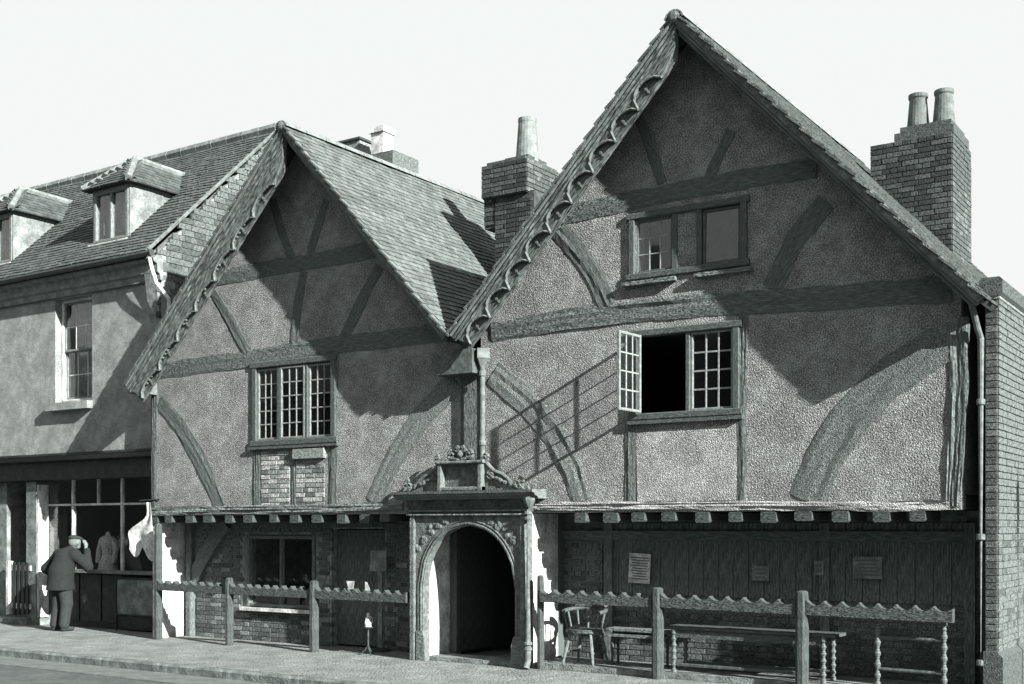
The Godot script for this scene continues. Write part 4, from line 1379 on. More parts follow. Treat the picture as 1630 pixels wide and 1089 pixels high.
func build_furniture() -> void:
	var y := 0.08
	# low-backed armchair
	var c := thing("armchair", "low-backed wooden armchair with spindles and splayed legs behind fence", "chair", Vector3(-8.15, y, -0.2))
	var o := Vector3(at(930, 1000, -0.17).x, y, -0.2)
	c.position = o
	var seat := Shape.new()
	var pl := PackedVector2Array()
	for i in 20:
		var g := TAU * i / 20
		pl.append(Vector2(0.26 * cos(g) * (1.0 - 0.08 * sin(g)), 0.23 * sin(g)))
	seat.prism(pl, 0.0, 0.045, Transform3D(Basis(Vector3.RIGHT, Vector3(0, 0, -1), Vector3.UP), o + Vector3(0, 0.42, 0)))
	part("seat", seat, M.oak, c)
	for sx in [-1.0, 1.0]:
		for sz in [-1.0, 1.0]:
			var l := Shape.new()
			l.tube([o + Vector3(sx * 0.23, 0.0, sz * 0.2), o + Vector3(sx * 0.19, 0.22, sz * 0.165), o + Vector3(sx * 0.15, 0.43, sz * 0.13)], [0.016, 0.026, 0.018], 8)
			part("leg", l, M.weathered, c)
	var bow := []
	for i in 15:
		var g := PI * (-0.12 + 1.24 * i / 14.0)
		bow.append(o + Vector3(0.29 * cos(g), 0.7 + 0.03 * sin(g), -0.26 * sin(g) + 0.02))
	var bs := Shape.new()
	bs.tube(bow, [0.026], 8)
	part("arm_bow", bs, M.oak, c)
	var cr := Shape.new()
	var cp := []
	for i in 9:
		var g := PI * (0.2 + 0.6 * i / 8.0)
		cp.append(o + Vector3(0.29 * cos(g), 0.78, -0.26 * sin(g) + 0.02))
	cr.tube(cp, [0.03, 0.045, 0.045, 0.05, 0.05, 0.05, 0.045, 0.045, 0.03], 8)
	part("crest_rail", cr, M.oak, c)
	for i in [0, 2, 4, 6, 8, 10, 12, 14]:
		var sp := Shape.new()
		var b: Vector3 = bow[i]
		sp.tube([Vector3(lerpf(o.x, b.x, 0.78), o.y + 0.45, lerpf(o.z, b.z, 0.78)), b], [0.012, 0.012], 6)
		part("spindle", sp, M.weathered, c)
	for sx in [-1.0, 1.0]:
		var st := Shape.new()
		st.tube([o + Vector3(sx * 0.205, 0.16, -0.18), o + Vector3(sx * 0.205, 0.16, 0.18)], [0.013], 6)
		part("stretcher", st, M.oak, c)
	# low bench behind the round-topped post
	var b := thing("low_bench", "low plank bench between the armchair and the long table", "bench", Vector3(-7.1, y, -0.4))
	var bx0 := at(972, 1000, -0.4).x
	var bx1 := at(1066, 1000, -0.4).x
	for k in 2:
		plane_box("plank", b, bx0, bx1, y + 0.45 - k * 0.075, y + 0.485 - k * 0.075, -0.52 + k * 0.02, -0.28 + k * 0.02, M.weathered)
	for xx in [bx0 + 0.07, bx1 - 0.07]:
		for zz in [-0.48, -0.32]:
			var l := Shape.new()
			l.tube([Vector3(xx, y, zz), Vector3(xx, y + 0.376, zz)], [0.018, 0.022], 8)
			part("leg", l, M.oak, b)
	# long table
	var t := thing("long_table", "long dark table with turned legs behind the right fence", "table", Vector3(-5.6, y, -0.2))
	var tx0 := -6.68
	var tx1 := -4.5
	var top := Shape.new()
	top.beam(Vector3(tx0, 0.635, -0.2), Vector3(tx1, 0.635, -0.2), 0.42, 0.035, Vector3.UP, 0.008)
	part("table_top", top, M.oak, t)
	var apr := Shape.new()
	for zz in [-0.37, -0.03]:
		apr.beam(Vector3(tx0 + 0.12, 0.565, zz), Vector3(tx1 - 0.14, 0.565, zz), 0.025, 0.1, Vector3.UP, 0.004)
	part("apron", apr, M.oak, t)
	for xx in [tx0 + 0.12, tx1 - 0.15]:
		for zz in [-0.37, -0.03]:
			turned(t, "leg", xx, zz, y, 0.616, 0.032, M.weathered)
	var st := Shape.new()
	for zz in [-0.37, -0.03]:
		st.beam(Vector3(tx0 + 0.14, y + 0.1, zz), Vector3(tx1 - 0.17, y + 0.1, zz), 0.03, 0.04, Vector3.UP, 0.006)
	part("stretcher", st, M.oak, t)
	# turned frame at the far right
	var e := thing("bed_end", "turned wooden frame of two knobbed posts and two rails", "bed end", Vector3(-3.7, y, 0.0))
	var e0 := at(1397, 1000, 0.02).x
	var e1 := at(1503, 1000, 0.02).x
	turned(e, "post", e0, 0.02, y, 0.89, 0.034, M.weathered, true)
	turned(e, "post", e1, 0.02, y, 0.86, 0.034, M.weathered, true)
	for yy in [0.66, 0.3]:
		var r := Shape.new()
		r.tube([Vector3(e0, yy, 0.02), Vector3(e1, yy - 0.01, 0.02)], [0.02], 8)
		part("rail", r, M.oak, e)

func notice(px0: float, py0: float, px1: float, py1: float, z: float, label: String, m: Material, lines: int, tilt := 0.0) -> void:
	var a := at(px0, py0, z)
	var b := at(px1, py1, z)
	var cen := (a + b) / 2
	var t := thing("notice", label, "notice", Vector3(cen.x, b.y, z), "papers pinned to the ground floor walls")
	var w := absf(b.x - a.x)
	var hh := absf(a.y - b.y)
	var bs := Basis(Vector3.BACK, tilt)
	var s := Shape.new()
	s.box(Transform3D(bs, cen), Vector3(w, hh, 0.004))
	part("sheet", s, m, t)
	for i in lines:
		var l := Shape.new()
		var ww := w * rng.randf_range(0.6, 0.86)
		l.box(Transform3D(bs, cen + bs * Vector3(rng.randf_range(-0.02, 0.02) * w, hh * (0.4 - 0.8 * (i + 0.5) / lines), 0.0025)), Vector3(ww, hh * 0.4 / lines, 0.001))
		part("print_line", l, M.print, t)

func build_small_things() -> void:
	var wz := -0.85 + 0.085
	notice(1001, 881, 1035, 929, wz, "large pale printed notice on the dark boards beside brick panel", M.paper, 9, -0.05)
	notice(1358, 886, 1404, 922, wz, "wide framed notice on dark boards, rightmost of the papers", M.grey_paint, 5)
	notice(1197, 901, 1224, 925, wz, "small dim notice on the boards right of the pale one", M.grey_paint, 3)
	notice(1296, 893, 1311, 916, wz, "narrowest dim slip between the two wider notices", M.grey_paint, 2)
	# paddle sign in the left recess
	var a := at(589, 876, -0.45)
	var b := at(616, 910, -0.45)
	var sg := thing("paddle_sign", "grey paddle-shaped board sign on a stem left of the doorway", "sign", Vector3((a.x + b.x) / 2, 0, -0.45))
	var s := Shape.new()
	s.prism(PackedVector2Array([Vector2(a.x, b.y + 0.02), Vector2(a.x + 0.04, b.y), Vector2(b.x - 0.04, b.y), Vector2(b.x, b.y + 0.03), Vector2(b.x, a.y - 0.02), Vector2(b.x - 0.03, a.y), Vector2(a.x + 0.02, a.y)]), -0.46, -0.435)
	part("board", s, M.grey_paint, sg)
	var st := Shape.new()
	st.beam(Vector3((a.x + b.x) / 2 + 0.02, 0.0, -0.465), Vector3((a.x + b.x) / 2 + 0.02, a.y - 0.05, -0.465), 0.02, 0.09, Vector3.RIGHT, 0.004)
	part("stem", st, M.grey_paint, sg)
	var ft := Shape.new()
	ft.lathe(Transform3D(Basis.IDENTITY, Vector3((a.x + b.x) / 2 + 0.02, 0.004, -0.465)), [[0.16, 0.0], [0.16, 0.03], [0.05, 0.06], [0.0, 0.06]], 16)
	part("foot", ft, M.iron, sg)
	# cards stuck on the rail
	for q in [[[553, 925], [557, 938], [564, 938], [566, 925], "white tapered card standing on the left fence rail"], [[583, 926], [583, 940], [591, 940], [586, 927], "white narrow paper scrap on the rail nearest the paddle sign"]]:
		var pl := PackedVector2Array()
		for i in 4:
			pl.append(p2(q[i][0], q[i][1], 0.16))
		var cd := thing("paper_card", q[4], "card", Vector3(pl[1].x, pl[1].y, 0.16), "white cards on the fence rail")
		var cs := Shape.new()
		cs.prism(pl, 0.183, 0.187)
		part("sheet", cs, M.paper, cd)
	var bt := at(586, 990, 0.02)
	var bo := thing("white_jug", "small white jug on a thin stand behind the left fence", "jug", Vector3(bt.x, 0.42, 0.02))
	var j := Shape.new()
	j.lathe(Transform3D(Basis.IDENTITY, Vector3(bt.x, 0.42, 0.02)), [[0.0, 0.0], [0.05, 0.0], [0.055, 0.05], [0.045, 0.11], [0.022, 0.16], [0.026, 0.2], [0.018, 0.2], [0.018, 0.15], [0.0, 0.14]], 14)
	part("body", j, M.white, bo)
	var hd := Shape.new()
	hd.tube([Vector3(bt.x + 0.05, 0.46, 0.02), Vector3(bt.x + 0.085, 0.5, 0.02), Vector3(bt.x + 0.08, 0.55, 0.02), Vector3(bt.x + 0.03, 0.58, 0.02)], [0.008], 6)
	part("handle", hd, M.white, bo)
	var sl := thing("plant_stand", "thin dark tripod stand under the white jug", "stand", Vector3(bt.x, 0, 0.02))
	var ss := Shape.new()
	ss.lathe(Transform3D(Basis.IDENTITY, Vector3(bt.x, 0.4, 0.02)), [[0.0, 0.0], [0.07, 0.0], [0.075, 0.01], [0.07, 0.018], [0.0, 0.018]], 14)
	part("top", ss, M.iron, sl)
	var sm := Shape.new()
	sm.tube([Vector3(bt.x, 0.12, 0.02), Vector3(bt.x, 0.4, 0.02)], [0.014], 7)
	part("stem", sm, M.iron, sl)
	for i in 3:
		var g := TAU * i / 3 + 0.5
		var lg := Shape.new()
		lg.tube([Vector3(bt.x + 0.12 * cos(g), 0.008, 0.02 + 0.12 * sin(g)), Vector3(bt.x + 0.05 * cos(g), 0.07, 0.02 + 0.05 * sin(g)), Vector3(bt.x, 0.14, 0.02)], [0.01, 0.011, 0.012], 6)
		part("foot", lg, M.iron, sl)
	# framed board on the stall riser
	var p0 := at(186, 922, -0.62)
	var p1 := at(243, 984, -0.62)
	var nb := thing("framed_board", "pale framed board leaning against the dark shop stall riser", "board", Vector3((p0.x + p1.x) / 2, 0, -0.62))
	plane_box("panel", nb, p0.x, p1.x, 0.3, p0.y, -0.64, -0.625, M.grey_paint)
	var fr := Shape.new()
	for x in [p0.x - 0.02, p1.x + 0.02]:
		fr.beam(Vector3(x, 0.0, -0.62), Vector3(x, p0.y + 0.04, -0.62), 0.04, 0.04, Vector3.RIGHT)
	for yy in [0.29, p0.y + 0.02]:
		fr.beam(Vector3(p0.x, yy, -0.622), Vector3(p1.x, yy, -0.622), 0.04, 0.04, Vector3.UP)
	part("frame", fr, M.black_paint, nb)
	plane_box("lower_panel", nb, p0.x, p1.x, 0.03, 0.27, -0.645, -0.63, M.black_paint)
	# white cloth hung out at the shop's end
	var cl := thing("hung_cloth", "white cloth hanging from the corner above the shop sill", "cloth", at(228, 884, 0.02))
	var cs2 := Shape.new()
	var grid := []
	for i in 13:
		var t := i / 12.0
		var row := []
		for k in 15:
			var u := k / 14.0
			var l := lerpf(232, 206, smoothstep(0.25, 0.65, t)) + 2.0 * sin(t * 9.0)
			var r := lerpf(240, 247, t)
			var px := lerpf(l, r, u)
			var py := lerpf(800, 884, t) + (10.0 * sin(u * 9.0) - 10.0 * pow(1.0 - u, 2.0)) * t * t
			var p := at(px, py, 0.02)
			p.z += 0.022 * sin(u * 8.0 + t * 2.5) * (0.4 + t) 
			row.append(p)
		grid.append(row)
	for i in 12:
		for k in 14:
			cs2.quad(grid[i + 1][k], grid[i + 1][k + 1], grid[i][k + 1], grid[i][k])
			var bk := Vector3(0, 0, -0.004)
			cs2.quad(grid[i][k] + bk, grid[i][k + 1] + bk, grid[i + 1][k + 1] + bk, grid[i + 1][k] + bk)
	part("fabric", cs2, M.cloth, cl)
	var hk := Shape.new()
	var hq := at(235, 797, 0.02)
	hk.tube([Vector3(hq.x - 0.2, hq.y, 0.02), Vector3(hq.x + 0.3, hq.y + 0.02, 0.02)], [0.012], 6)
	part("rod", hk, M.iron, cl)
	# dress form in the shop window
	var df := at(172, 905, -1.15)
	var d := thing("dress_form", "pale clothed dress form standing inside the shop window", "dress form", Vector3(df.x, 0, -1.15))
	var body := Shape.new()
	body.lathe(Transform3D(Basis.from_scale(Vector3(1, 1, 0.7)), Vector3(df.x, 1.05, -1.15)), [[0.24, 0.0], [0.2, 0.15], [0.13, 0.3], [0.15, 0.42], [0.19, 0.55], [0.17, 0.64], [0.06, 0.68], [0.05, 0.74], [0.0, 0.75]], 18)
	for sx in [-1.0, 1.0]:
		body.tube([Vector3(df.x + sx * 0.17, 1.65, -1.15), Vector3(df.x + sx * 0.25, 1.45, -1.14), Vector3(df.x + sx * 0.24, 1.2, -1.1)], [0.06, 0.055, 0.05], 8)
	part("bodice", body, M.dress, d)
	var sd := Shape.new()
	sd.tube([Vector3(df.x, 0.0, -1.15), Vector3(df.x, 1.06, -1.15)], [0.025], 8)
	sd.lathe(Transform3D(Basis.IDENTITY, Vector3(df.x, 0.0, -1.15)), [[0.2, 0.0], [0.18, 0.03], [0.03, 0.06]], 14)
	part("stand", sd, M.oak, d)
	# low gate at the shop door
	var g0 := at(13, 890, -0.45)
	var gt := thing("low_gate", "low slatted gate with white stile at the shop door", "gate", Vector3(g0.x, 0.14, -0.45))
	plane_box("stile", gt, g0.x, g0.x + 0.09, 0.18, 1.22, -0.5, -0.4, M.white)
	for yy in [[1.04, 1.14], [0.3, 0.4]]:
		plane_box("rail", gt, g0.x + 0.092, g0.x + 0.72, yy[0], yy[1], -0.49, -0.45, M.white)
	for i in 4:
		plane_box("slat", gt, g0.x + 0.17 + i * 0.14, g0.x + 0.25 + i * 0.14, 0.2, 1.2, -0.448, -0.43, M.black_paint)

# ---------------------------------------------------------------- brick wall at the right edge
func build_brick_wall() -> void:
	var x0 := -2.87
	var x1 := -2.74
	var z := -0.02
	var h := thing("brick_wall", "tall coped brick wall at the right edge beside the downpipe", "wall", Vector3(-2.8, 0, -0.02))
	plane_box("mortar_core", h, x0, x1 - 0.008, 0.0, 4.36, -7.0, z - 0.008, M.mortar_mid)
	brick_face(h, Vector3(x0, 0.55, z), Vector3.RIGHT, Vector3.BACK, x1 - x0, 3.8, [M.brick_dark, M.brick], [], 0.0745, 0.225, 60)
	brick_face(h, Vector3(x1, 0.55, z), Vector3.FORWARD, Vector3.RIGHT, 2.4, 3.8, [M.brick, M.brick, M.brick_dark, M.brick], [], 0.0745, 0.225, 240)
	var cp := Shape.new()
	cp.beam(Vector3((x0 + x1) / 2, 4.46, z + 0.05), Vector3((x0 + x1) / 2, 4.46, -7.0), 0.24, 0.2, Vector3.UP, 0.03)
	part("coping", cp, M.brick_dark, h)
	var ov := Shape.new()
	ov.beam(Vector3((x0 + x1) / 2, 4.345, z + 0.03), Vector3((x0 + x1) / 2, 4.345, -7.0), 0.18, 0.03, Vector3.UP, 0.006)
	part("oversail", ov, M.mortar, h)
	var pb := Shape.new()
	pb.prism(PackedVector2Array([Vector2(x0 - 0.01, 0.0), Vector2(x1 + 0.06, 0.0), Vector2(x1 + 0.06, 0.5), Vector2(x1 + 0.004, 0.56), Vector2(x0 - 0.01, 0.56)]), -7.0, z + 0.05)
	part("plinth", pb, M.brick_dark, h)

func build_iron_post() -> void:      # stands just outside the frame; its shadow falls on the brick wall
	var b := Vector3(-1.3, 0, -0.66)
	var t := thing("iron_post", "slim iron post with a tapered head, beyond the brick wall at right", "post", b)
	var s := Shape.new()
	s.tube([b, b + Vector3(0, 2.3, 0)], [0.018, 0.015], 8)
	part("rod", s, M.iron, t)
	var k := Shape.new()
	k.lathe(Transform3D(Basis.IDENTITY, b + Vector3(0, 2.25, 0)), [[0.0, 0.0], [0.02, 0.02], [0.03, 0.12], [0.022, 0.16], [0.045, 0.3], [0.075, 0.6], [0.07, 0.78], [0.02, 0.86], [0.012, 1.1], [0.0, 1.15]], 12)
	part("head", k, M.iron, t)

func build_far_chimney() -> void:
	var c := thing("chimney_stack", "small whitewashed chimney stack showing behind the left gable ridge", "chimney", Vector3(-16.5, 5, -6.5))
	var a := at(590, 246, -6.5)
	var b := at(625, 246, -6.5)
	plane_box("stack", c, a.x, b.x, 6.4, a.y, -7.4, -6.5, M.brick)
	var p := at(602, 246, -6.6)
	var top := at(602, 203, -6.6)
	var s := Shape.new()
	s.bx(p.x - 0.17, p.x + 0.17, p.y, top.y - 0.12, -6.9, -6.56)
	s.bx(p.x - 0.21, p.x + 0.21, top.y - 0.12, top.y, -6.94, -6.52)
	part("whitewashed_flue", s, M.white, c)
	var q := at(556, 246, -6.7)
	var t2 := at(556, 222, -6.7)
	var k := Shape.new()
	k.bx(q.x - 0.3, q.x + 0.3, q.y - 0.5, t2.y - 0.05, -7.3, -6.7)
	part("low_flue", k, M.brick_pale, c)
	var k2 := Shape.new()
	k2.bx(q.x - 0.34, q.x + 0.34, t2.y - 0.05, t2.y, -7.34, -6.66)
	part("slab", k2, M.iron, c)

# ---------------------------------------------------------------- the man
func smooth_body(bones: Array, cell: float, k: float, cut := -100.0) -> Shape:
	var lo := Vector3.ONE * 1e9
	var hi := Vector3.ONE * -1e9
	for b in bones:
		var r: float = maxf(b[2], b[3]) + k + cell * 2
		for p in [b[0], b[1]]:
			lo = lo.min(p - Vector3.ONE * r)
			hi = hi.max(p + Vector3.ONE * r)
	var nx := int((hi.x - lo.x) / cell) + 2
	var ny := int((hi.y - lo.y) / cell) + 2
	var nz := int((hi.z - lo.z) / cell) + 2
	var f := PackedFloat32Array()
	f.resize(nx * ny * nz)
	f.fill(1.0)
	for b in bones:
		var a: Vector3 = b[0]
		var d: Vector3 = b[1] - b[0]
		var ra: float = b[2]
		var rb: float = b[3]
		var flat: Vector3 = b[4] if b.size() > 4 else Vector3.ONE
		var m: float = maxf(ra, rb) + k + cell * 2
		var b0: Vector3 = (b[0].min(b[1]) - Vector3.ONE * m - lo) / cell
		var b1: Vector3 = (b[0].max(b[1]) + Vector3.ONE * m - lo) / cell
		var dd := maxf(d.length_squared(), 1e-8)
		for iz in range(maxi(0, int(b0.z)), mini(nz, int(b1.z) + 1)):
			for iy in range(maxi(0, int(b0.y)), mini(ny, int(b1.y) + 1)):
				for ix in range(maxi(0, int(b0.x)), mini(nx, int(b1.x) + 1)):
					var p := lo + Vector3(ix, iy, iz) * cell - a
					var t := clampf(p.dot(d) / dd, 0.0, 1.0)
					var e := ((p - d * t) * flat).length() - lerpf(ra, rb, t)
					var i := ix + nx * (iy + ny * iz)
					var g := f[i]
					var h := maxf(k - absf(g - e), 0.0) / k
					f[i] = minf(g, e) - h * h * k * 0.25
	if cut > -50.0:
		for iz in nz:
			for iy in ny:
				var e := cut - (lo.y + iy * cell)
				if e > -0.1:
					for ix in nx:
						var i := ix + nx * (iy + ny * iz)
						f[i] = maxf(f[i], e)
	var vid := PackedInt32Array()
	vid.resize(nx * ny * nz)
	vid.fill(-1)
	var vs := PackedVector3Array()
	var ns := PackedVector3Array()
	var offs := [Vector3i(0, 0, 0), Vector3i(1, 0, 0), Vector3i(0, 1, 0), Vector3i(1, 1, 0), Vector3i(0, 0, 1), Vector3i(1, 0, 1), Vector3i(0, 1, 1), Vector3i(1, 1, 1)]
	var edges := [[0, 1], [2, 3], [4, 5], [6, 7], [0, 2], [1, 3], [4, 6], [5, 7], [0, 4], [1, 5], [2, 6], [3, 7]]
	for iz in nz - 1:
		for iy in ny - 1:
			for ix in nx - 1:
				var i0 := ix + nx * (iy + ny * iz)
				var v0 := f[i0]
				if absf(v0) > cell * 3:
					continue
				var vals := []
				var neg := 0
				for o in offs:
					var q := f[(ix + o.x) + nx * ((iy + o.y) + ny * (iz + o.z))]
					vals.append(q)
					if q < 0:
						neg += 1
				if neg == 0 or neg == 8:
					continue
				var sum := Vector3.ZERO
				var cnt := 0
				for e in edges:
					var p: float = vals[e[0]]
					var q: float = vals[e[1]]
					if (p < 0) != (q < 0):
						sum += Vector3(offs[e[0]]).lerp(Vector3(offs[e[1]]), p / (p - q))
						cnt += 1
				var gr := Vector3(vals[1] + vals[3] + vals[5] + vals[7] - vals[0] - vals[2] - vals[4] - vals[6], vals[2] + vals[3] + vals[6] + vals[7] - vals[0] - vals[1] - vals[4] - vals[5], vals[4] + vals[5] + vals[6] + vals[7] - vals[0] - vals[1] - vals[2] - vals[3])
				vid[i0] = vs.size()
				vs.append(lo + (Vector3(ix, iy, iz) + sum / cnt) * cell)
				ns.append(gr.normalized())
	var s := Shape.new()
	var emit := func(a: int, b: int, c: int, d: int, flip: bool) -> void:
		var q := [a, b, c, a, c, d] if not flip else [a, c, b, a, d, c]
		for m in q:
			s.v.append(vs[m]); s.n.append(ns[m]); s.t.append(Vector2(vs[m].x, vs[m].y)); s.c.append(Color.WHITE)
	var sx := 1
	var sy := nx
	var sz := nx * ny
	for iz in range(1, nz - 1):
		for iy in range(1, ny - 1):
			for ix in range(1, nx - 1):
				var i := ix + sy * iy + sz * iz
				if absf(f[i]) > cell * 3:
					continue
				var ins := f[i] < 0
				for ax in 3:
					var st: int = [sx, sy, sz][ax]
					if (f[i + st] < 0) == ins:
						continue
					var u: int = [sy, sz, sx][ax]
					var w: int = [sz, sx, sy][ax]
					var a := vid[i - u - w]
					var b := vid[i - w]
					var c := vid[i]
					var d := vid[i - u]
					if a >= 0 and b >= 0 and c >= 0 and d >= 0:
						emit.call(a, b, c, d, ins)
	return s

func build_person() -> void:
	var B := at(97, 1006, 0.05)
	B.y = 0.004
	var p := thing("person", "man in dark jacket and cap leaning to look into the shop window", "person", B)
	var o := func(x: float, y: float, z: float) -> Vector3: return B + Vector3(x, y, z)
	var head: Vector3 = o.call(0.07, 1.6, -0.24)
	# body: one continuous figure
	var body := [
		[o.call(0, 0.93, 0), o.call(0.01, 1.2, -0.06), 0.13, 0.13], [o.call(0.01, 1.2, -0.06), o.call(0.03, 1.38, -0.13), 0.14, 0.13],
		[o.call(0.03, 1.4, -0.14), o.call(0.06, 1.53, -0.2), 0.06, 0.055],
		[head + Vector3(0, 0.03, 0.01), head + Vector3(0, 0.02, -0.02), 0.092, 0.088], [head + Vector3(0, -0.04, -0.05), head + Vector3(0, -0.07, -0.06), 0.058, 0.05],
		[head + Vector3(0, 0.01, -0.1), head + Vector3(0, -0.025, -0.125), 0.012, 0.016],
		[head + Vector3(0.088, 0.0, 0.0), head + Vector3(0.092, -0.03, 0.0), 0.016, 0.012], [head + Vector3(-0.088, 0.0, 0.0), head + Vector3(-0.092, -0.03, 0.0), 0.016, 0.012],
		[o.call(0.19, 1.4, -0.13), o.call(0.32, 1.2, -0.3), 0.05, 0.042], [o.call(0.32, 1.2, -0.3), o.call(0.24, 1.5, -0.35), 0.042, 0.032],
		[o.call(-0.18, 1.4, -0.1), o.call(-0.4, 1.14, -0.02), 0.05, 0.042], [o.call(-0.4, 1.14, -0.02), o.call(-0.22, 0.96, -0.12), 0.042, 0.035],
	]
	for sx in [-1.0, 1.0]:
		body.append([o.call(sx * 0.09, 0.92, 0.0), o.call(sx * 0.12, 0.5, -0.03), 0.09, 0.06])
		body.append([o.call(sx * 0.12, 0.5, -0.03), o.call(sx * 0.13, 0.09, 0.03), 0.06, 0.04])
	# right hand raised to the brow: palm and five fingers
	var w: Vector3 = o.call(0.235, 1.51, -0.355)
	var hand := [[w, w + Vector3(-0.03, 0.075, -0.01), 0.026, 0.034, Vector3(0.8, 1, 1)]]
	for i in 4:
		var base: Vector3 = w + Vector3(-0.03 - 0.004 * i, 0.085, 0.03 - 0.02 * i)
		var ln: float = [0.06, 0.072, 0.076, 0.068][i]
		var mid: Vector3 = base + Vector3(-0.35, 0.85, -0.1).normalized() * ln * 0.55
		hand.append([base, mid, 0.0105, 0.0095])
		hand.append([mid, mid + Vector3(-0.95, 0.3, -0.15).normalized() * ln * 0.55, 0.0095, 0.008])
	hand.append([w + Vector3(-0.005, 0.02, -0.03), w + Vector3(-0.04, 0.055, -0.06), 0.012, 0.011])
	hand.append([w + Vector3(-0.04, 0.055, -0.06), w + Vector3(-0.065, 0.085, -0.06), 0.011, 0.009])
	var bs := smooth_body(body, 0.012, 0.03)
	var hs := smooth_body(hand, 0.004, 0.008)
	bs.add_all(hs, Transform3D.IDENTITY)
	part("body", bs, M.skin, p)
	var jk := [
		[o.call(0.0, 0.7, 0.02), o.call(0.0, 1.05, 0.0), 0.25, 0.215], [o.call(0.0, 1.05, 0.0), o.call(0.02, 1.3, -0.08), 0.215, 0.205],
		[o.call(-0.19, 1.38, -0.1), o.call(0.22, 1.38, -0.13), 0.095, 0.095], [o.call(0.03, 1.4, -0.13), o.call(0.05, 1.47, -0.17), 0.095, 0.08],
		[o.call(0.22, 1.38, -0.13), o.call(0.37, 1.16, -0.3), 0.1, 0.085], [o.call(0.37, 1.16, -0.3), o.call(0.26, 1.45, -0.36), 0.08, 0.06],
		[o.call(-0.2, 1.38, -0.1), o.call(-0.47, 1.12, -0.02), 0.1, 0.085], [o.call(-0.47, 1.12, -0.02), o.call(-0.22, 0.93, -0.1), 0.08, 0.07],
	]
	part("jacket", smooth_body(jk, 0.015, 0.05, B.y + 0.74), M.jacket, p)
	var tr := []
	for sx in [-1.0, 1.0]:
		tr.append([o.call(sx * 0.08, 0.9, 0.0), o.call(sx * 0.12, 0.5, -0.03), 0.145, 0.11])
		tr.append([o.call(sx * 0.12, 0.5, -0.03), o.call(sx * 0.13, 0.12, 0.03), 0.105, 0.092])
	part("trousers", smooth_body(tr, 0.016, 0.03), M.trousers, p)
	for sx in [-1.0, 1.0]:
		var fx := o.call(sx * 0.13, 0.05, 0.05)
		part("boot", smooth_body([[fx, o.call(sx * 0.15, 0.042, -0.13), 0.046, 0.038], [o.call(sx * 0.13, 0.06, 0.03), o.call(sx * 0.13, 0.14, 0.03), 0.048, 0.05]], 0.012, 0.03), M.leather, p)
	part("hair", smooth_body([[head + Vector3(0, 0.0, 0.03), head + Vector3(0, 0.04, 0.02), 0.09, 0.092]], 0.01, 0.02), M.hair, p)
	part("cap", smooth_body([[head + Vector3(0, 0.085, 0.02), head + Vector3(0, 0.075, -0.05), 0.085, 0.07, Vector3(0.85, 1.5, 0.85)], [head + Vector3(-0.04, 0.06, -0.1), head + Vector3(0.04, 0.06, -0.1), 0.05, 0.05, Vector3(1, 2.8, 1)]], 0.01, 0.03), M.trousers, p)

# ---------------------------------------------------------------- ground
func build_ground() -> void:
	var road := setting("road")
	var s := Shape.new()
	s.quad(Vector3(-300, -0.13, 300), Vector3(300, -0.13, 300), Vector3(300, -0.13, -300), Vector3(-300, -0.13, -300))
	part("surface", s, M.road, road)
	var gut := setting("gutter")
	var gs := Shape.new()
	gs.bx(-60, 30, -0.2, -0.112, 2.5, 3.15)
	part("surface", gs, M.gutter, gut)
	var kerb := setting("kerb")
	var x := -34.0
	while x < 8.0:
		var l := rng.randf_range(0.8, 1.1)
		var k := Shape.new()
		k.tint = Color.WHITE * rng.randf_range(0.85, 1.15)
		k.beam(Vector3(x, -0.09, 2.42), Vector3(x + l - 0.012, -0.09, 2.42), 0.16, 0.19 + rng.randf_range(-0.008, 0.004), Vector3.UP, 0.025)
		part("kerb_stone", k, M.kerb, kerb)
		x += l
	var pv := setting("pavement")
	var bed := Shape.new()
	bed.bx(-60, 30, -0.1, -0.012, -3.5, 2.33)
	part("bed", bed, M.mortar_dark, pv)
	var zr := [2.335, 1.62, 0.86, 0.2, -0.62, -1.5]
	for r in 5:
		x = -34.0 + rng.randf() * 0.6
		while x < 6.0:
			var l := rng.randf_range(0.95, 1.5)
			var k := Shape.new()
			k.tint = Color.WHITE * rng.randf_range(0.93, 1.06)
			var up := Basis(Vector3.RIGHT, rng.randf_range(-0.0015, 0.0015)) * Basis(Vector3.BACK, rng.randf_range(-0.0012, 0.0012))
			k.box(Transform3D(up, Vector3(x + l / 2, -0.025, (zr[r] + zr[r + 1]) / 2)), Vector3(l - 0.006, 0.05, zr[r] - zr[r + 1] - 0.006))
			part("paving_slab", k, M.slab, pv)
			x += l

# houses across the street, seen only in the window panes
func build_opposite() -> void:
	var spec := [[-110.0, -66.0, 7.0, "long brick terrace across the street, farthest to the left"], [-65.9, -41.0, 7.6, "brick house across the street, second from the left"], [-40.9, -27.0, 6.8, "brick house across the street facing the shop"], [-26.9, -14.0, 7.2, "brick house across the street facing the left gable"], [-13.9, 2.0, 7.0, "brick house across the street facing the right gable"]]
	for q in spec:
		var h := thing("opposite_house", q[3], "house", Vector3((q[0] + q[1]) / 2, 0, 20), "houses across the street")
		plane_box("wall", h, q[0], q[1], -0.1, q[2], 19.0, 26.0, M.brick_dark)
		var r := Shape.new()
		r.prism(PackedVector2Array([Vector2(18.6, q[2]), Vector2(26.4, q[2]), Vector2(22.5, q[2] + 3.2)]), q[0] + 0.01, q[1] - 0.01, Transform3D(Basis(Vector3(0, 0, 1), Vector3(0, 1, 0), Vector3(-1, 0, 0)), Vector3(q[0] + q[1], 0, 0)))
		part("roof", r, M.tile_dark, h)
		for i in 4:
			for j in 2:
				var x: float = lerpf(q[0], q[1], (i + 0.5) / 4.0)
				plane_box("window", h, x - 0.5, x + 0.5, 1.0 + j * 2.8, 2.6 + j * 2.8, 18.94, 18.99, M.black_paint)

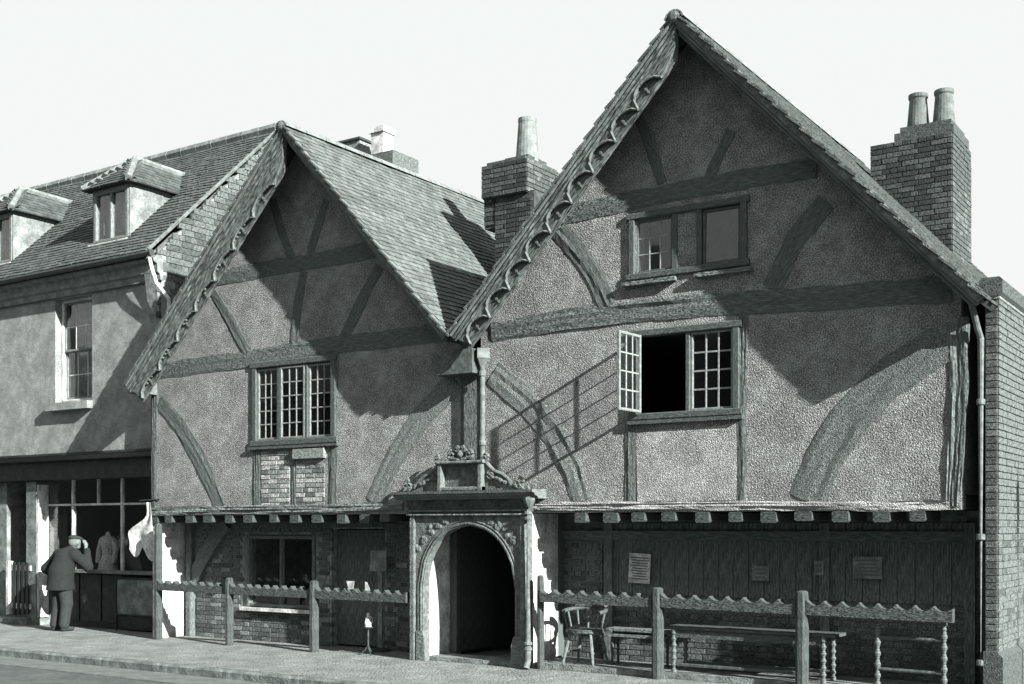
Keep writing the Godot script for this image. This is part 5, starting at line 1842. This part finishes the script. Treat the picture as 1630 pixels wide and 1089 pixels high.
func _ready() -> void:
	rng.seed = 4711
	fn.seed = 7
	fn.frequency = 0.02
	# camera
	var cam := Camera3D.new()
	cam.name = "camera"
	cam.projection = Camera3D.PROJECTION_FRUSTUM
	cam.near = 0.1
	cam.far = 600.0
	cam.size = 0.1 * 1089.0 / FOCAL
	cam.frustum_offset = Vector2(0, 0.1 * (HORIZON - 544.5) / FOCAL)
	add_child(cam)
	cam.position = cam_pos
	cam.rotation_degrees = Vector3(0, YAW, 0)
	cam.current = true
	# sky: a bright, hazy, even white
	var env := Environment.new()
	env.background_mode = Environment.BG_SKY
	var sky := Sky.new()
	var sm := ProceduralSkyMaterial.new()
	var sk := Color(0.237, 0.245, 0.243).linear_to_srgb()
	sm.sky_top_color = sk
	sm.sky_horizon_color = Color(0.245, 0.248, 0.246).linear_to_srgb()
	sm.ground_horizon_color = Color(0.12, 0.122, 0.12).linear_to_srgb()
	sm.ground_bottom_color = Color(0.06, 0.06, 0.06).linear_to_srgb()
	sm.sun_angle_max = 0.0
	sky.sky_material = sm
	env.sky = sky
	env.tonemap_mode = Environment.TONE_MAPPER_LINEAR
	env.tonemap_exposure = 3.8
	env.sdfgi_enabled = true
	env.ssao_enabled = true
	env.ssil_enabled = true
	var we := WorldEnvironment.new()
	we.name = "environment"
	we.environment = env
	add_child(we)
	# sun: low, from the right, raking along the fronts
	var sun := DirectionalLight3D.new()
	sun.name = "sun"
	sun.light_energy = 1.6
	sun.light_angular_distance = 0.5
	sun.light_color = Color(1.0, 0.995, 0.985)
	sun.shadow_enabled = true
	add_child(sun)
	sun.look_at_from_position(Vector3.ZERO, Vector3(-4.0, -1.9, -1.0), Vector3.UP)
	make_materials()
	unit_brick = ring_box(1.0, 1.0, 1.0, 0.035)
	unit_brick_mesh = unit_brick.mesh()
	build_ground()
	build_shop()
	build_left_house()
	build_right_house()
	build_doorway()
	build_brick_wall()
	build_far_chimney()
	build_iron_post()
	build_opposite()
	build_fences()
	build_furniture()
	build_person()
	build_small_things()
